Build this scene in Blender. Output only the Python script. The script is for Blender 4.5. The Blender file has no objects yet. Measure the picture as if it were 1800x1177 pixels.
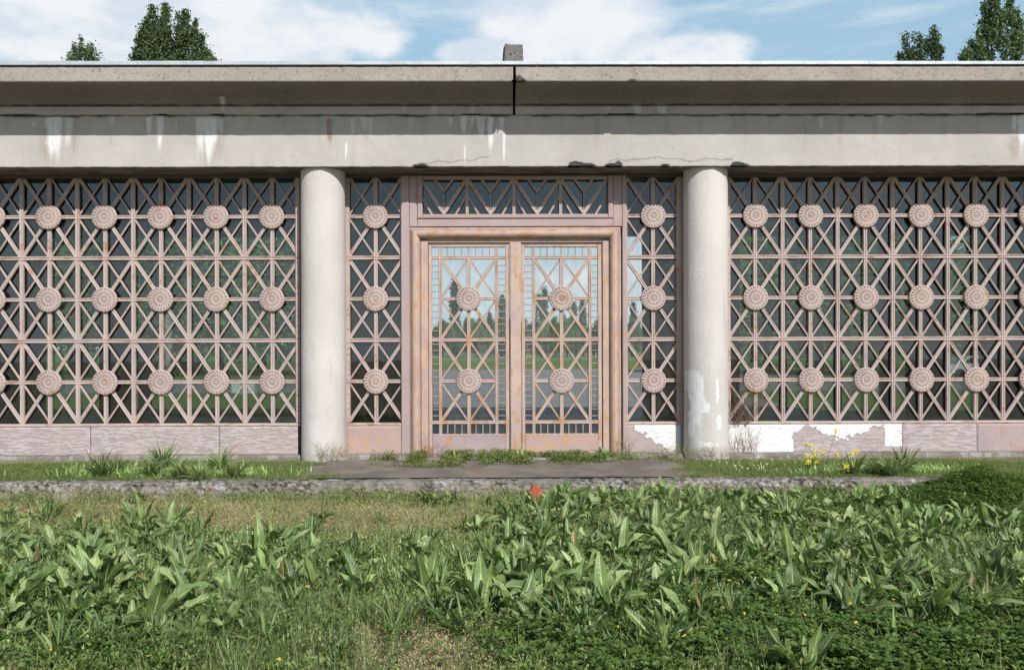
import bpy, math, random
import numpy as np
from mathutils import Vector, Matrix
random.seed(7); rng = np.random.default_rng(7)
R = math.radians
scene = bpy.context.scene
COL = scene.collection

# ------------------------------------------------------------------ camera
F = 1540.0; PSI = 0.0074; ROLL = 0.0032; HOR = 610.0
CAM = (0.0, -14.0, 1.75)
cam = bpy.data.objects.new('camera', bpy.data.cameras.new('camera')); COL.objects.link(cam)
cam.data.sensor_width = 36.0; cam.data.lens = F / 1800 * 36
cam.data.clip_end = 3000; cam.data.clip_start = 0.1
cam.location = CAM
cam.rotation_euler = (Matrix.Rotation(-PSI, 3, 'Z') @ Matrix.Rotation(R(90), 3, 'X') @ Matrix.Rotation(-ROLL, 3, 'Z')).to_euler()
cam.data.shift_y = (HOR - 588.5) / 1800
scene.camera = cam

def at(x, y, Y):
    """world X, Z of a measured photo position on the vertical plane at depth Y"""
    a, b = x - 900, y - HOR
    u = a * math.cos(ROLL) - b * math.sin(ROLL)
    v = a * math.sin(ROLL) + b * math.cos(ROLL)
    k = u / F; D = Y - CAM[1]
    X = D * (math.sin(PSI) + k * math.cos(PSI)) / (math.cos(PSI) - k * math.sin(PSI))
    d = X * math.sin(PSI) + D * math.cos(PSI)
    return X, CAM[2] - v * d / F
def ax(x, Y, y=600): return at(x, y, Y)[0]
def gnd(x, y, z):
    """world X, Y of a photo position lying on level ground z"""
    d = F * (CAM[2] - z) / max(y - HOR, 1)
    for _ in range(4):
        X, zz = at(x, y, CAM[1] + d); d *= (CAM[2] - z) / max(CAM[2] - zz, 1e-3)
    return X, CAM[1] + d

# ------------------------------------------------------------------ light and sky
SUN = Vector((0.30, -0.70, 0.64)).normalized()
sun = bpy.data.objects.new('sun', bpy.data.lights.new('sun', 'SUN')); COL.objects.link(sun)
sun.data.energy = 4.9; sun.data.angle = R(0.5); sun.data.color = (1.0, 0.955, 0.90)
sun.rotation_euler = (-SUN).to_track_quat('-Z', 'Y').to_euler()
sun.location = (6, -20, 18)
scene.view_settings.view_transform = 'Standard'; scene.view_settings.look = 'None'
scene.view_settings.gamma = 1; scene.view_settings.exposure = 0.0
scene.render.engine = 'CYCLES'
scene.cycles.max_bounces = 8; scene.cycles.transparent_max_bounces = 16
scene.cycles.caustics_reflective = False; scene.cycles.caustics_refractive = False

class NT:
    def __init__(s, tree): s.t = tree; s.n = tree.nodes; s.l = tree.links
    def node(s, typ, **kw):
        n = s.n.new(typ)
        for k, v in kw.items(): setattr(n, k, v)
        return n
    def put(s, sock, v):
        if v is None: return
        if isinstance(v, bpy.types.NodeSocket): s.l.new(v, sock)
        else:
            if isinstance(v, (tuple, list)) and len(v) == 3 and sock.type == 'RGBA': v = (*v, 1)
            sock.default_value = v
    def math(s, op, a, b=None, c=None, clamp=False):
        n = s.node('ShaderNodeMath', operation=op, use_clamp=clamp)
        s.put(n.inputs[0], a); s.put(n.inputs[1], b); s.put(n.inputs[2], c); return n.outputs[0]
    def vmath(s, op, a, b=None, scale=None):
        n = s.node('ShaderNodeVectorMath', operation=op)
        s.put(n.inputs[0], a); s.put(n.inputs[1], b)
        if scale is not None: s.put(n.inputs[3], scale)
        return n.outputs[1] if op in ('LENGTH', 'DISTANCE', 'DOT_PRODUCT') else n.outputs[0]
    def mix(s, f, a, b, mode='MIX'):
        n = s.node('ShaderNodeMix', data_type='RGBA', blend_type=mode)
        s.put(n.inputs[0], f); s.put(n.inputs[6], a); s.put(n.inputs[7], b); return n.outputs[2]
    def noise(s, vec, scale, detail=4, rough=.55, dist=0.0):
        n = s.node('ShaderNodeTexNoise'); s.put(n.inputs['Vector'], vec)
        n.inputs['Scale'].default_value = scale; n.inputs['Detail'].default_value = detail
        n.inputs['Roughness'].default_value = rough; n.inputs['Distortion'].default_value = dist
        return n.outputs['Fac']
    def ramp(s, f, lo, hi, a=0.0, b=1.0):
        n = s.node('ShaderNodeMapRange', interpolation_type='SMOOTHSTEP')
        s.put(n.inputs[0], f); n.inputs[1].default_value = lo; n.inputs[2].default_value = hi
        n.inputs[3].default_value = a; n.inputs[4].default_value = b; return n.outputs[0]
    def mapping(s, vec, scale=(1, 1, 1), rot=(0, 0, 0), loc=(0, 0, 0)):
        n = s.node('ShaderNodeMapping'); s.put(n.inputs[0], vec)
        n.inputs['Scale'].default_value = scale; n.inputs['Rotation'].default_value = rot; n.inputs['Location'].default_value = loc
        return n.outputs[0]
    def attr(s, name): return s.node('ShaderNodeAttribute', attribute_name=name).outputs['Fac']

world = bpy.data.worlds.new('World'); scene.world = world; world.use_nodes = True
w = NT(world.node_tree); w.n.clear()
sky = w.node('ShaderNodeTexSky', sky_type='NISHITA'); sky.sun_disc = False
sky.sun_elevation = math.asin(SUN.z); sky.sun_rotation = math.atan2(SUN.x, SUN.y)
sky.dust_density = 0.6; sky.ozone_density = 1.6; sky.air_density = 1.0
dirv = w.node('ShaderNodeTexCoord').outputs['Generated']
def dpx(x, y):
    X, z = at(x, y, 0); return Vector((X, 14, z - 1.75)).normalized()
field = None
for (x, y, rx, ry, st) in [(60, 40, 330, 110, 1.0), (330, 30, 330, 110, 1.0), (520, 90, 110, 75, .9), (990, 35, 185, 80, .95), (880, 98, 130, 45, .7),
                           (1080, 90, 95, 55, .75), (1235, 98, 110, 45, .85), (655, 80, 60, 50, .5), (-400, 20, 300, 160, .9), (790, 475, 60, 30, .75), (850, 440, 50, 22, .6), (1000, 490, 70, 30, .8), (930, 500, 50, 24, .6), (1120, 480, 60, 40, .6),
                           (2200, -60, 300, 120, .8), (900, -420, 420, 120, .8), (1900, -500, 300, 150, .8)]:
    c = dpx(x, y)
    d = w.vmath('SUBTRACT', dirv, tuple(c))
    d = w.vmath('MULTIPLY', d, (1540 / rx * .93, 1540 / rx * .93, 1540 / ry * .98))
    b = w.ramp(w.vmath('LENGTH', d), 1.25, 0.25, 0.0, st)
    field = b if field is None else w.math('MAXIMUM', field, b)
n1 = w.noise(w.mapping(dirv, (1, 1, 1.8)), 7.0, 9, .56, .25)
n2 = w.noise(w.mapping(dirv, (1, 1, 2.0)), 2.2, 7, .55)
behind = w.ramp(w.node('ShaderNodeSeparateXYZ').outputs[1], 0.2, -.3)
sep = w.node('ShaderNodeSeparateXYZ'); w.put(sep.inputs[0], dirv)
behind = w.ramp(sep.outputs[1], 0.35, -.1)
generic = w.math('MULTIPLY', w.ramp(n2, .56, .72, 0, .8), behind)
cm = w.math('ADD', field, w.math('MULTIPLY', w.math('SUBTRACT', n1, .5), 1.9))
cm = w.ramp(cm, .34, .80)
cm = w.math('MAXIMUM', cm, generic)
shade = w.noise(w.mapping(dirv, (1, 1, 2.2), loc=(3.1, .2, .35)), 8.0, 6, .55)
cloudc = w.mix(w.ramp(shade, .40, .60), (0.66, 0.75, 0.85), (0.89, 0.915, 0.94))
# thin cirrus, stretched along one slanting direction
ci = w.noise(w.mapping(dirv, (2.0, 2.0, 15.0), rot=(0, R(14), 0)), 3.0, 7, .6)
cirrus = w.ramp(ci, .46, .75, 0.0, .55)
skyc = w.vmath('SCALE', sky.outputs[0], scale=0.092)
skyc = w.mix(w.ramp(sep.outputs[1], .3, .75, .0, .72), skyc, (.45, .69, .87))
skyc = w.mix(cirrus, skyc, (.78, .86, .91))
skyc = w.mix(w.ramp(w.math('ABSOLUTE', sep.outputs[2]), .22, .05, 0, .75), skyc, (.82, .90, .95))
colr = w.mix(cm, skyc, cloudc)
# below the horizon keep it dark green-grey
bg = w.node('ShaderNodeBackground'); w.put(bg.inputs[0], colr); bg.inputs[1].default_value = 1.0
out = w.node('ShaderNodeOutputWorld'); w.l.new(bg.outputs[0], out.inputs[0])

# ------------------------------------------------------------------ numpy noise
_H = rng.random((256, 256))
def vnoise(x, y):
    xi = np.floor(x).astype(int); yi = np.floor(y).astype(int); fx = x - xi; fy = y - yi
    fx = fx * fx * (3 - 2 * fx); fy = fy * fy * (3 - 2 * fy)
    g = lambda a, b: _H[a % 256, b % 256]
    return (g(xi, yi) * (1 - fx) + g(xi + 1, yi) * fx) * (1 - fy) + (g(xi, yi + 1) * (1 - fx) + g(xi + 1, yi + 1) * fx) * fy
def fbm(x, y, o=4):
    x = np.asarray(x, float); y = np.asarray(y, float)
    s = 0; a = .5; t = 0
    for i in range(o): s = s + a * vnoise(x * 2 ** i + 17.3 * i, y * 2 ** i + 5.1 * i); t += a; a *= .5
    return s / t
def sstep(a, b, x):
    t = np.clip((x - a) / (b - a), 0, 1); return t * t * (3 - 2 * t)

# ------------------------------------------------------------------ materials
def mat(name):
    m = bpy.data.materials.new(name); m.use_nodes = True
    t = NT(m.node_tree); t.n.clear()
    o = t.node('ShaderNodeOutputMaterial'); p = t.node('ShaderNodeBsdfPrincipled')
    t.l.new(p.outputs[0], o.inputs[0]); t.p = p; t.o = o; t.m = m
    t.obj = t.node('ShaderNodeTexCoord').outputs['Object']
    t.pos = t.node('ShaderNodeNewGeometry').outputs['Position']
    return t
def fin(t, color, rough=.8, bump=None, dist=.01, strength=1.0, spec=.3, metal=0.0):
    t.put(t.p.inputs['Base Color'], color); t.put(t.p.inputs['Roughness'], rough)
    t.p.inputs['Specular IOR Level'].default_value = spec; t.put(t.p.inputs['Metallic'], metal)
    if bump is not None:
        b = t.node('ShaderNodeBump'); b.inputs['Strength'].default_value = strength
        b.inputs['Distance'].default_value = dist; t.put(b.inputs['Height'], bump); t.l.new(b.outputs[0], t.p.inputs['Normal'])
    return t.m

def concrete(name, a, b, spots=0.0, grain=.006, stains=False, dark=(.12, .10, .085), joints=False):
    t = mat(name); p = t.pos
    c = t.mix(t.ramp(t.noise(p, 1.1, 5), .35, .65), a, b)
    g = t.noise(p, 75, 3, .7)
    c = t.mix(t.ramp(g, .38, .62, .0, .24), c, (.62, .60, .565), 'MIX')
    c = t.mix(t.ramp(t.noise(p, 48, 2), .62, .74, 0, .28), c, dark)
    c = t.mix(t.ramp(t.noise(p, .45, 6, .6), .42, .62, 0, .22), c, tuple(x * .72 for x in b))
    c = t.mix(t.ramp(t.noise(t.mapping(p, (1.6, 1, .25)), 3.2, 6, .6), .56, .78, 0, .22), c, dark)
    if spots:
        v = t.node('ShaderNodeTexVoronoi'); t.put(v.inputs[0], p); v.inputs['Scale'].default_value = 9.0
        m = t.math('MULTIPLY', t.ramp(v.outputs['Distance'], .30, .12), t.ramp(t.noise(p, 4, 3), .45, .6))
        c = t.mix(t.math('MULTIPLY', m, spots), c, dark)
        c = t.mix(t.ramp(t.noise(p, 22, 4, .7), .52, .66, 0, spots * .8), c, dark)
        c = t.mix(t.ramp(t.noise(p, 3.3, 3), .66, .74, 0, .3), c, (.50, .27, .16))
    if joints:
        sx = t.node('ShaderNodeSeparateXYZ'); t.put(sx.inputs[0], p)
        fr = t.math('FRACT', t.math('DIVIDE', t.math('ADD', sx.outputs[0], 40.0), .475))
        j = t.math('MULTIPLY', t.math('LESS_THAN', fr, .03), t.ramp(t.noise(p, 3, 2), .45, .65, 0, .35))
        c = t.mix(j, c, (.34, .32, .29))
    if stains:
        wn = t.noise(t.mapping(p, (16, 1, 1.3)), 2.4, 5, .62)
        wh = t.math('MULTIPLY', t.attr('white'), t.ramp(wn, .25, .55, .35, 1.15), clamp=True)
        br = t.math('MULTIPLY', t.attr('brown'), t.ramp(wn, .3, .6, .3, 1.0), clamp=True)
        c = t.mix(br, c, (.24, .13, .06)); c = t.mix(t.math('MULTIPLY', wh, t.ramp(t.noise(p, 9, 5, .7), .3, .5, .7, 1.0)), c, (.70, .715, .715))
        c = t.mix(t.attr('grime_shade'), c, (.035, .032, .028))
    h = t.math('ADD', g, t.math('MULTIPLY', t.noise(p, 28, 4), 1.2))
    return fin(t, c, .92, h, grain, .8, .2)
CONC = concrete('concrete_render', (.485, .465, .445), (.425, .407, .388), stains=True)
CONC_COL = concrete('column_render', (.62, .595, .565), (.55, .525, .50), stains=True)
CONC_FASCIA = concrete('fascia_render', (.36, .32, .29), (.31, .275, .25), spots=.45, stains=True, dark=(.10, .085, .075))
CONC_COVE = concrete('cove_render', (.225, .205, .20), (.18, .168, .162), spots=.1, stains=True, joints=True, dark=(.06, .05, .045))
CONC_OLD = concrete('kerb_concrete', (.38, .35, .31), (.27, .25, .222), spots=.35, grain=.03, stains=True, dark=(.045, .042, .036))
CONC_BLOCK = concrete('block_concrete', (.20, .195, .19), (.12, .118, .115), spots=.7, grain=.03, dark=(.03, .03, .028))

def paint(name, base, alt, rust, amount, streak=(1, 1, 1), spec=.35, beads=False, white=False, scale=2.2, horiz=0.0, groove=False):
    t = mat(name); p = t.pos
    c = t.mix(t.ramp(t.noise(p, scale, 4), .38, .62), base, alt)
    c = t.mix(t.ramp(t.noise(p, 60, 3), .45, .6, 0, .25), c, tuple(min(1, x * 1.35) for x in base))
    rn = t.noise(t.mapping(p, streak), 5.5, 8, .66, .3)
    lo = .61 - amount * .30
    c = t.mix(t.ramp(rn, lo, lo + .10, 0, .80), c, rust)
    big = t.ramp(t.noise(p, 1.7, 3), .48, .66)
    rn2 = t.noise(t.mapping(p, (3, 3, 3)), 5, 5, .7)
    c = t.mix(t.math('MULTIPLY', big, t.ramp(rn2, .42, .7, 0, amount * 1.1)), c, tuple(x * y for x, y in zip(rust, (1.0, .95, .9))))
    c = t.mix(t.ramp(t.noise(p, 30, 4, .75), .62, .70, 0, .6 * amount + .1), c, (.13, .055, .025))
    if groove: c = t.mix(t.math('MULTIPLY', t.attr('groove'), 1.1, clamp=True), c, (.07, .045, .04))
    if white:
        wn = t.noise(t.mapping(p, (3, 3, 14)), 2.5, 6, .65)
        wh = t.math('MULTIPLY', t.attr('white'), t.ramp(wn, .38, .56, .0, 1.1), clamp=True)
        solid = t.ramp(t.attr('white'), .7, .8)
        wh = t.math('MAXIMUM', wh, t.math('MULTIPLY', solid, t.ramp(t.noise(p, 14, 4), .22, .32)))
        thin = t.math('ADD', .85, t.math('MULTIPLY', solid, .15))
        c = t.mix(t.math('MULTIPLY', t.math('MULTIPLY', wh, thin), t.ramp(t.noise(t.mapping(p, (2, 2, 6)), 4, 6, .7), .30, .5, .55, 1.0)), c, t.mix(solid, (.56, .53, .535), (.72, .735, .745)))
        c = t.mix(t.ramp(t.noise(p, 9, 6, .8), .60, .68, 0, .45), c, (.36, .30, .27))
    h = t.math('ADD', t.noise(p, 55, 4, .7), t.math('MULTIPLY', rn, .5))
    if white: h = t.math('ADD', h, t.math('MULTIPLY', wh, 1.6))
    if beads:
        uv = t.node('ShaderNodeUVMap').outputs[0]
        s = t.node('ShaderNodeSeparateXYZ'); t.put(s.inputs[0], uv)
        wv = t.math('SINE', t.math('MULTIPLY', s.outputs[1], 2 * math.pi / .034))
        au = t.math('ABSOLUTE', s.outputs[0])
        m = t.math('MULTIPLY', wv, t.ramp(au, .2, .45))
        h = t.math('ADD', h, t.math('MULTIPLY', m, .35))
        c = t.mix(t.math('MULTIPLY', t.ramp(m, -.2, -.9), .16), c, tuple(x * .45 for x in base))
    return fin(t, c, .62, h, .006, .9, spec)
LATTICE = paint('lattice_paint', (.475, .392, .362), (.42, .357, .345), (.40, .21, .11), .17, (1, 1, 1), beads=True)
RAILR = paint('rusty_rail_paint', (.47, .38, .345), (.42, .35, .335), (.30, .15, .08), .30, (.8, 1, 5), beads=True)
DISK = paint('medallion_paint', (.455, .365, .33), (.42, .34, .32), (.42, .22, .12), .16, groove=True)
DOORP = paint('door_paint', (.50, .38, .315), (.42, .33, .31), (.46, .255, .13), .30, (1.6, 1, .6), beads=True)
ROLLP = paint('surround_paint', (.49, .36, .285), (.40, .305, .29), (.47, .27, .14), .30, (2.6, 1, .8), scale=3.0)
ROLLH = paint('surround_head_paint', (.45, .325, .26), (.37, .285, .27), (.38, .20, .10), .30, (.8, 1, 2.6), scale=3.0)
MAUVE = paint('mauve_paint', (.385, .305, .305), (.345, .28, .29), (.46, .24, .12), .20, (1, 1, 1))
PANEL = paint('panel_paint', (.40, .32, .31), (.355, .29, .295), (.40, .24, .15), .12, (.5, 1, 3), white=True)
PANEL_OR = paint('ochre_panel_paint', (.43, .31, .27), (.38, .29, .28), (.50, .31, .16), .28, (.6, 1, 1.2))
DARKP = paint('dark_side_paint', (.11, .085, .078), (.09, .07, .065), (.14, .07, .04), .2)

def flat(name, c1, c2, rough=.8, scale=3, spec=.3, metal=0, bump=.004):
    t = mat(name); n = t.noise(t.pos, scale, 5)
    return fin(t, t.mix(t.ramp(n, .35, .65), c1, c2), rough, t.noise(t.pos, scale * 8, 4), bump, .6, spec, metal)
ZINC = flat('zinc_flashing', (.50, .55, .59), (.42, .47, .51), .5, 6, .5, .25)
GAP = flat('dark_gap', (.012, .012, .012), (.02, .018, .016), .9)
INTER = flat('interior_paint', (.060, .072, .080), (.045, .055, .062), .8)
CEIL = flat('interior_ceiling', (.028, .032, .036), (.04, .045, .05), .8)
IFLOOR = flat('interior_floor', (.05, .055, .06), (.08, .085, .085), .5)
IPOST = flat('interior_post_paint', (.55, .60, .60), (.45, .5, .5), .6)
STEEL = flat('dark_steel', (.10, .07, .06), (.15, .10, .08), .6, 20)
BARK = flat('bark', (.11, .085, .06), (.06, .048, .035), .95, 6, .1, 0, .03)
PALEBARK = flat('pale_bark', (.42, .38, .33), (.15, .12, .10), .95, 5, .1, 0, .03)

def glass(name, tint, gloss, dirt):
    m = bpy.data.materials.new(name); m.use_nodes = True; t = NT(m.node_tree); t.n.clear()
    o = t.node('ShaderNodeOutputMaterial'); g = t.node('ShaderNodeBsdfGlossy'); g.inputs['Roughness'].default_value = .01
    g.inputs['Color'].default_value = (.9, .95, 1, 1)
    tr = t.node('ShaderNodeBsdfTransparent'); tr.inputs[0].default_value = (*tint, 1)
    df = t.node('ShaderNodeBsdfDiffuse'); df.inputs[0].default_value = (.35, .36, .36, 1)
    pos = t.node('ShaderNodeNewGeometry').outputs['Position']
    bp = t.node('ShaderNodeBump'); bp.inputs['Strength'].default_value = .12; bp.inputs['Distance'].default_value = .004; t.put(bp.inputs['Height'], t.noise(t.mapping(pos, (1, 1, .6)), 2.2, 3)); t.l.new(bp.outputs[0], g.inputs['Normal'])
    fr = t.node('ShaderNodeFresnel'); fr.inputs[0].default_value = 1.5
    f = t.math('MULTIPLY', fr.outputs[0], gloss)
    m1 = t.node('ShaderNodeMixShader'); t.put(m1.inputs[0], f); t.l.new(tr.outputs[0], m1.inputs[1]); t.l.new(g.outputs[0], m1.inputs[2])
    dn = t.math('MULTIPLY', t.ramp(t.noise(t.mapping(pos, (2.2, 1, .7)), 2.6, 6, .65), .35, .75), dirt)
    dn = t.math('ADD', dn, dirt * .25)
    m2 = t.node('ShaderNodeMixShader'); t.put(m2.inputs[0], dn); t.l.new(m1.outputs[0], m2.inputs[1]); t.l.new(df.outputs[0], m2.inputs[2])
    t.l.new(m2.outputs[0], o.inputs[0]); return m
GLASS_W = glass('tinted_dusty_glass', (.62, .70, .67), 1.8, .03)
GLASS_D = glass('clear_glass', (.97, .985, .985), 1.1, .06)

def leafmat(name, cols, rough=.5, trans=.28, veins=False, spec=.35, big=.0):
    t = mat(name)
    g = t.node('ShaderNodeNewGeometry'); oi = t.node('ShaderNodeObjectInfo')
    r = t.node('ShaderNodeValToRGB'); el = r.color_ramp.elements
    el[0].position = 0; el[0].color = (*cols[0], 1); el[1].position = 1; el[1].color = (*cols[-1], 1)
    for i, c in enumerate(cols[1:-1]):
        e = el.new((i + 1) / (len(cols) - 1)); e.color = (*c, 1)
    if veins:
        for e in el: e.position *= .93
        for p_, c_ in ((.955, (.33, .30, .09)), (.985, (.26, .14, .05))): e = el.new(p_); e.color = (*c_, 1)
    t.put(r.inputs[0], g.outputs['Random Per Island']); c = r.outputs[0]
    c = t.mix(t.ramp(t.noise(t.pos, .9, 3), .35, .65, 0, .35), c, cols[len(cols) // 2])
    br = t.math('MULTIPLY_ADD', oi.outputs['Random'], .5, .75)
    hs = t.node('ShaderNodeHueSaturation'); t.put(hs.inputs['Color'], c); t.put(hs.inputs['Value'], br); c = hs.outputs[0]
    bump = None
    if veins:
        uv = t.node('ShaderNodeUVMap').outputs[0]; s = t.node('ShaderNodeSeparateXYZ'); t.put(s.inputs[0], uv)
        a = t.math('ABSOLUTE', s.outputs[0])
        rib = t.ramp(a, .14, .02)
        side = t.math('SINE', t.math('MULTIPLY', t.math('SUBTRACT', s.outputs[1], t.math('MULTIPLY', a, .10)), 95.0))
        sv = t.ramp(side, .80, 1.0, 0, .22)
        c = t.mix(t.math('MAXIMUM', t.math('MULTIPLY', rib, .6), t.math('MULTIPLY', sv, .5)), c, tuple(min(1, x * 2.1 + .03) for x in cols[-1]))
        c = t.mix(t.ramp(t.noise(t.pos, 22, 4), .60, .70, 0, .6), c, (.17, .14, .05)); c = t.mix(t.ramp(t.noise(t.pos, 6, 4), .40, .65, 0, .45), c, tuple(x * .55 for x in cols[1]))
        bump = t.math('ADD', t.math('MULTIPLY', side, .22), t.math('MULTIPLY', t.noise(t.obj, 40, 3), 2.0))
    fin(t, c, rough, bump, .004, .6, spec)
    tl = t.node('ShaderNodeBsdfTranslucent'); t.put(tl.inputs[0], t.mix(1.0, c, (1.0, 1.25, .45), 'MULTIPLY'))
    mx = t.node('ShaderNodeMixShader'); mx.inputs[0].default_value = trans
    t.l.new(t.p.outputs[0], mx.inputs[1]); t.l.new(tl.outputs[0], mx.inputs[2]); t.l.new(mx.outputs[0], t.o.inputs[0])
    return t.m
DOCKM = leafmat('dock_leaf', [(.046, .090, .026), (.120, .200, .060), (.215, .31, .105), (.38, .46, .20)], .42, .20, True, .42)
PLANTM = leafmat('plantain_leaf', [(.038, .080, .022), (.105, .185, .050), (.24, .34, .115)], .40, .14, True, .5)
WEEDM = leafmat('weed_leaf', [(.12, .165, .045), (.20, .25, .075), (.23, .28, .095), (.29, .30, .12)], .6, .3)
CLOVM = leafmat('clover_leaf', [(.055, .115, .022), (.125, .220, .046), (.24, .35, .09)], .5, .3)
GRASSM = leafmat('grass_blade', [(.09, .155, .05), (.15, .225, .075), (.21, .28, .11), (.34, .34, .19)], .5, .3)
TURFM = leafmat('turf_blade', [(.085, .16, .04), (.13, .21, .055), (.17, .245, .075), (.26, .28, .11)], .55, .3)
DRYM = leafmat('dry_grass', [(.28, .22, .11), (.42, .34, .19), (.52, .44, .28), (.32, .31, .12)], .8, .25)
POPM = leafmat('poplar_leaf', [(.065, .10, .045), (.095, .14, .058), (.13, .185, .08)], .5, .2)
TREEM = leafmat('tree_leaf', [(.05, .10, .028), (.12, .21, .055), (.23, .33, .10)], .55, .3)
YELM = flat('yellow_petal', (.72, .62, .06), (.62, .50, .04), .6)
WHITEM = flat('white_petal', (.8, .8, .76), (.7, .7, .68), .6)

def groundmat(name, c1, c2, c3):
    t = mat(name); p = t.pos
    c = t.mix(t.ramp(t.noise(p, 1.3, 6), .38, .62), c1, c2)
    c = t.mix(t.ramp(t.noise(p, 14, 6, .7), .5, .62, 0, .7), c, c3)
    c = t.mix(t.ramp(t.noise(p, 60, 4, .7), .5, .65, 0, .6), c, tuple(x * .4 for x in c1))
    return fin(t, c, .95, t.math('ADD', t.noise(p, 35, 5, .7), t.noise(p, 6, 4)), .03, 1.0, .1)
SOIL = groundmat('weedy_soil', (.32, .27, .175), (.24, .215, .12), (.46, .39, .26))
LAWN = groundmat('lawn_ground', (.10, .16, .045), (.13, .20, .055), (.16, .20, .08))
def asph():
    t = mat('asphalt'); p = t.pos
    c = t.mix(t.ramp(t.noise(p, .5, 5), .35, .65), (.16, .165, .175), (.21, .21, .215))
    c = t.mix(t.ramp(t.noise(p, 70, 3), .5, .65, 0, .4), c, (.3, .3, .29))
    return fin(t, c, .9, t.noise(p, 60, 4), .008, .7)
ASPH = asph()
def padmat():
    t = mat('worn_pad'); p = t.pos
    c = t.mix(t.ramp(t.noise(p, 1.4, 6, .6), .36, .62), (.235, .21, .18), (.145, .135, .125))
    c = t.mix(t.ramp(t.noise(t.mapping(p, (.6, 2.5, 1)), 2.2, 6, .65), .52, .66, 0, .8), c, (.24, .15, .08))
    c = t.mix(t.ramp(t.noise(p, 50, 4, .7), .5, .65, 0, .5), c, (.30, .27, .23))
    return fin(t, c, .95, t.noise(p, 40, 5, .7), .015, .9, .1)
PAD = padmat()

# ------------------------------------------------------------------ mesh helpers
def link(name, me, m=None, parent=None):
    o = bpy.data.objects.new(name, me); COL.objects.link(o)
    if m is not None and me is not None and not me.materials: me.materials.append(m)
    if parent is not None: o.parent = parent
    return o
def tag(o, label=None, cat=None, group=None, kind=None):
    if label: o['label'] = label
    if cat: o['category'] = cat
    if group: o['group'] = group
    if kind: o['kind'] = kind
    return o
def empty(name, loc=(0, 0, 0)):
    o = bpy.data.objects.new(name, None); COL.objects.link(o); o.location = loc; o.empty_display_size = .2; return o
def npmesh(name, V, Fc, UV=None, smooth=False, attrs=None):
    """V (n,3), Fc (m,k) uniform faces, UV per vertex (n,2)"""
    V = np.asarray(V, np.float32); Fc = np.asarray(Fc, np.int32); k = Fc.shape[1]
    me = bpy.data.meshes.new(name); me.vertices.add(len(V)); me.vertices.foreach_set('co', V.ravel())
    me.loops.add(Fc.size); me.loops.foreach_set('vertex_index', Fc.ravel())
    me.polygons.add(len(Fc)); me.polygons.foreach_set('loop_start', np.arange(0, Fc.size, k, dtype=np.int32))
    if UV is not None:
        u = me.uv_layers.new(name='UVMap'); u.data.foreach_set('uv', np.asarray(UV, np.float32)[Fc.ravel()].ravel())
    if attrs:
        for a, v in attrs.items():
            at_ = me.attributes.new(a, 'FLOAT', 'POINT'); at_.data.foreach_set('value', np.asarray(v, np.float32).ravel())
    me.update(calc_edges=True); me.validate()
    if smooth: me.polygons.foreach_set('use_smooth', np.ones(len(me.polygons), bool))
    return me
def gridfaces(nr, nc, wrap=False):
    r = np.arange(nr - 1)[:, None]; c = np.arange(nc if wrap else nc - 1)[None, :]
    c2 = (c + 1) % nc
    a = r * nc + c; b = r * nc + c2; d = (r + 1) * nc + c2; e = (r + 1) * nc + c
    return np.stack([a, b, d, e], -1).reshape(-1, 4)

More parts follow.
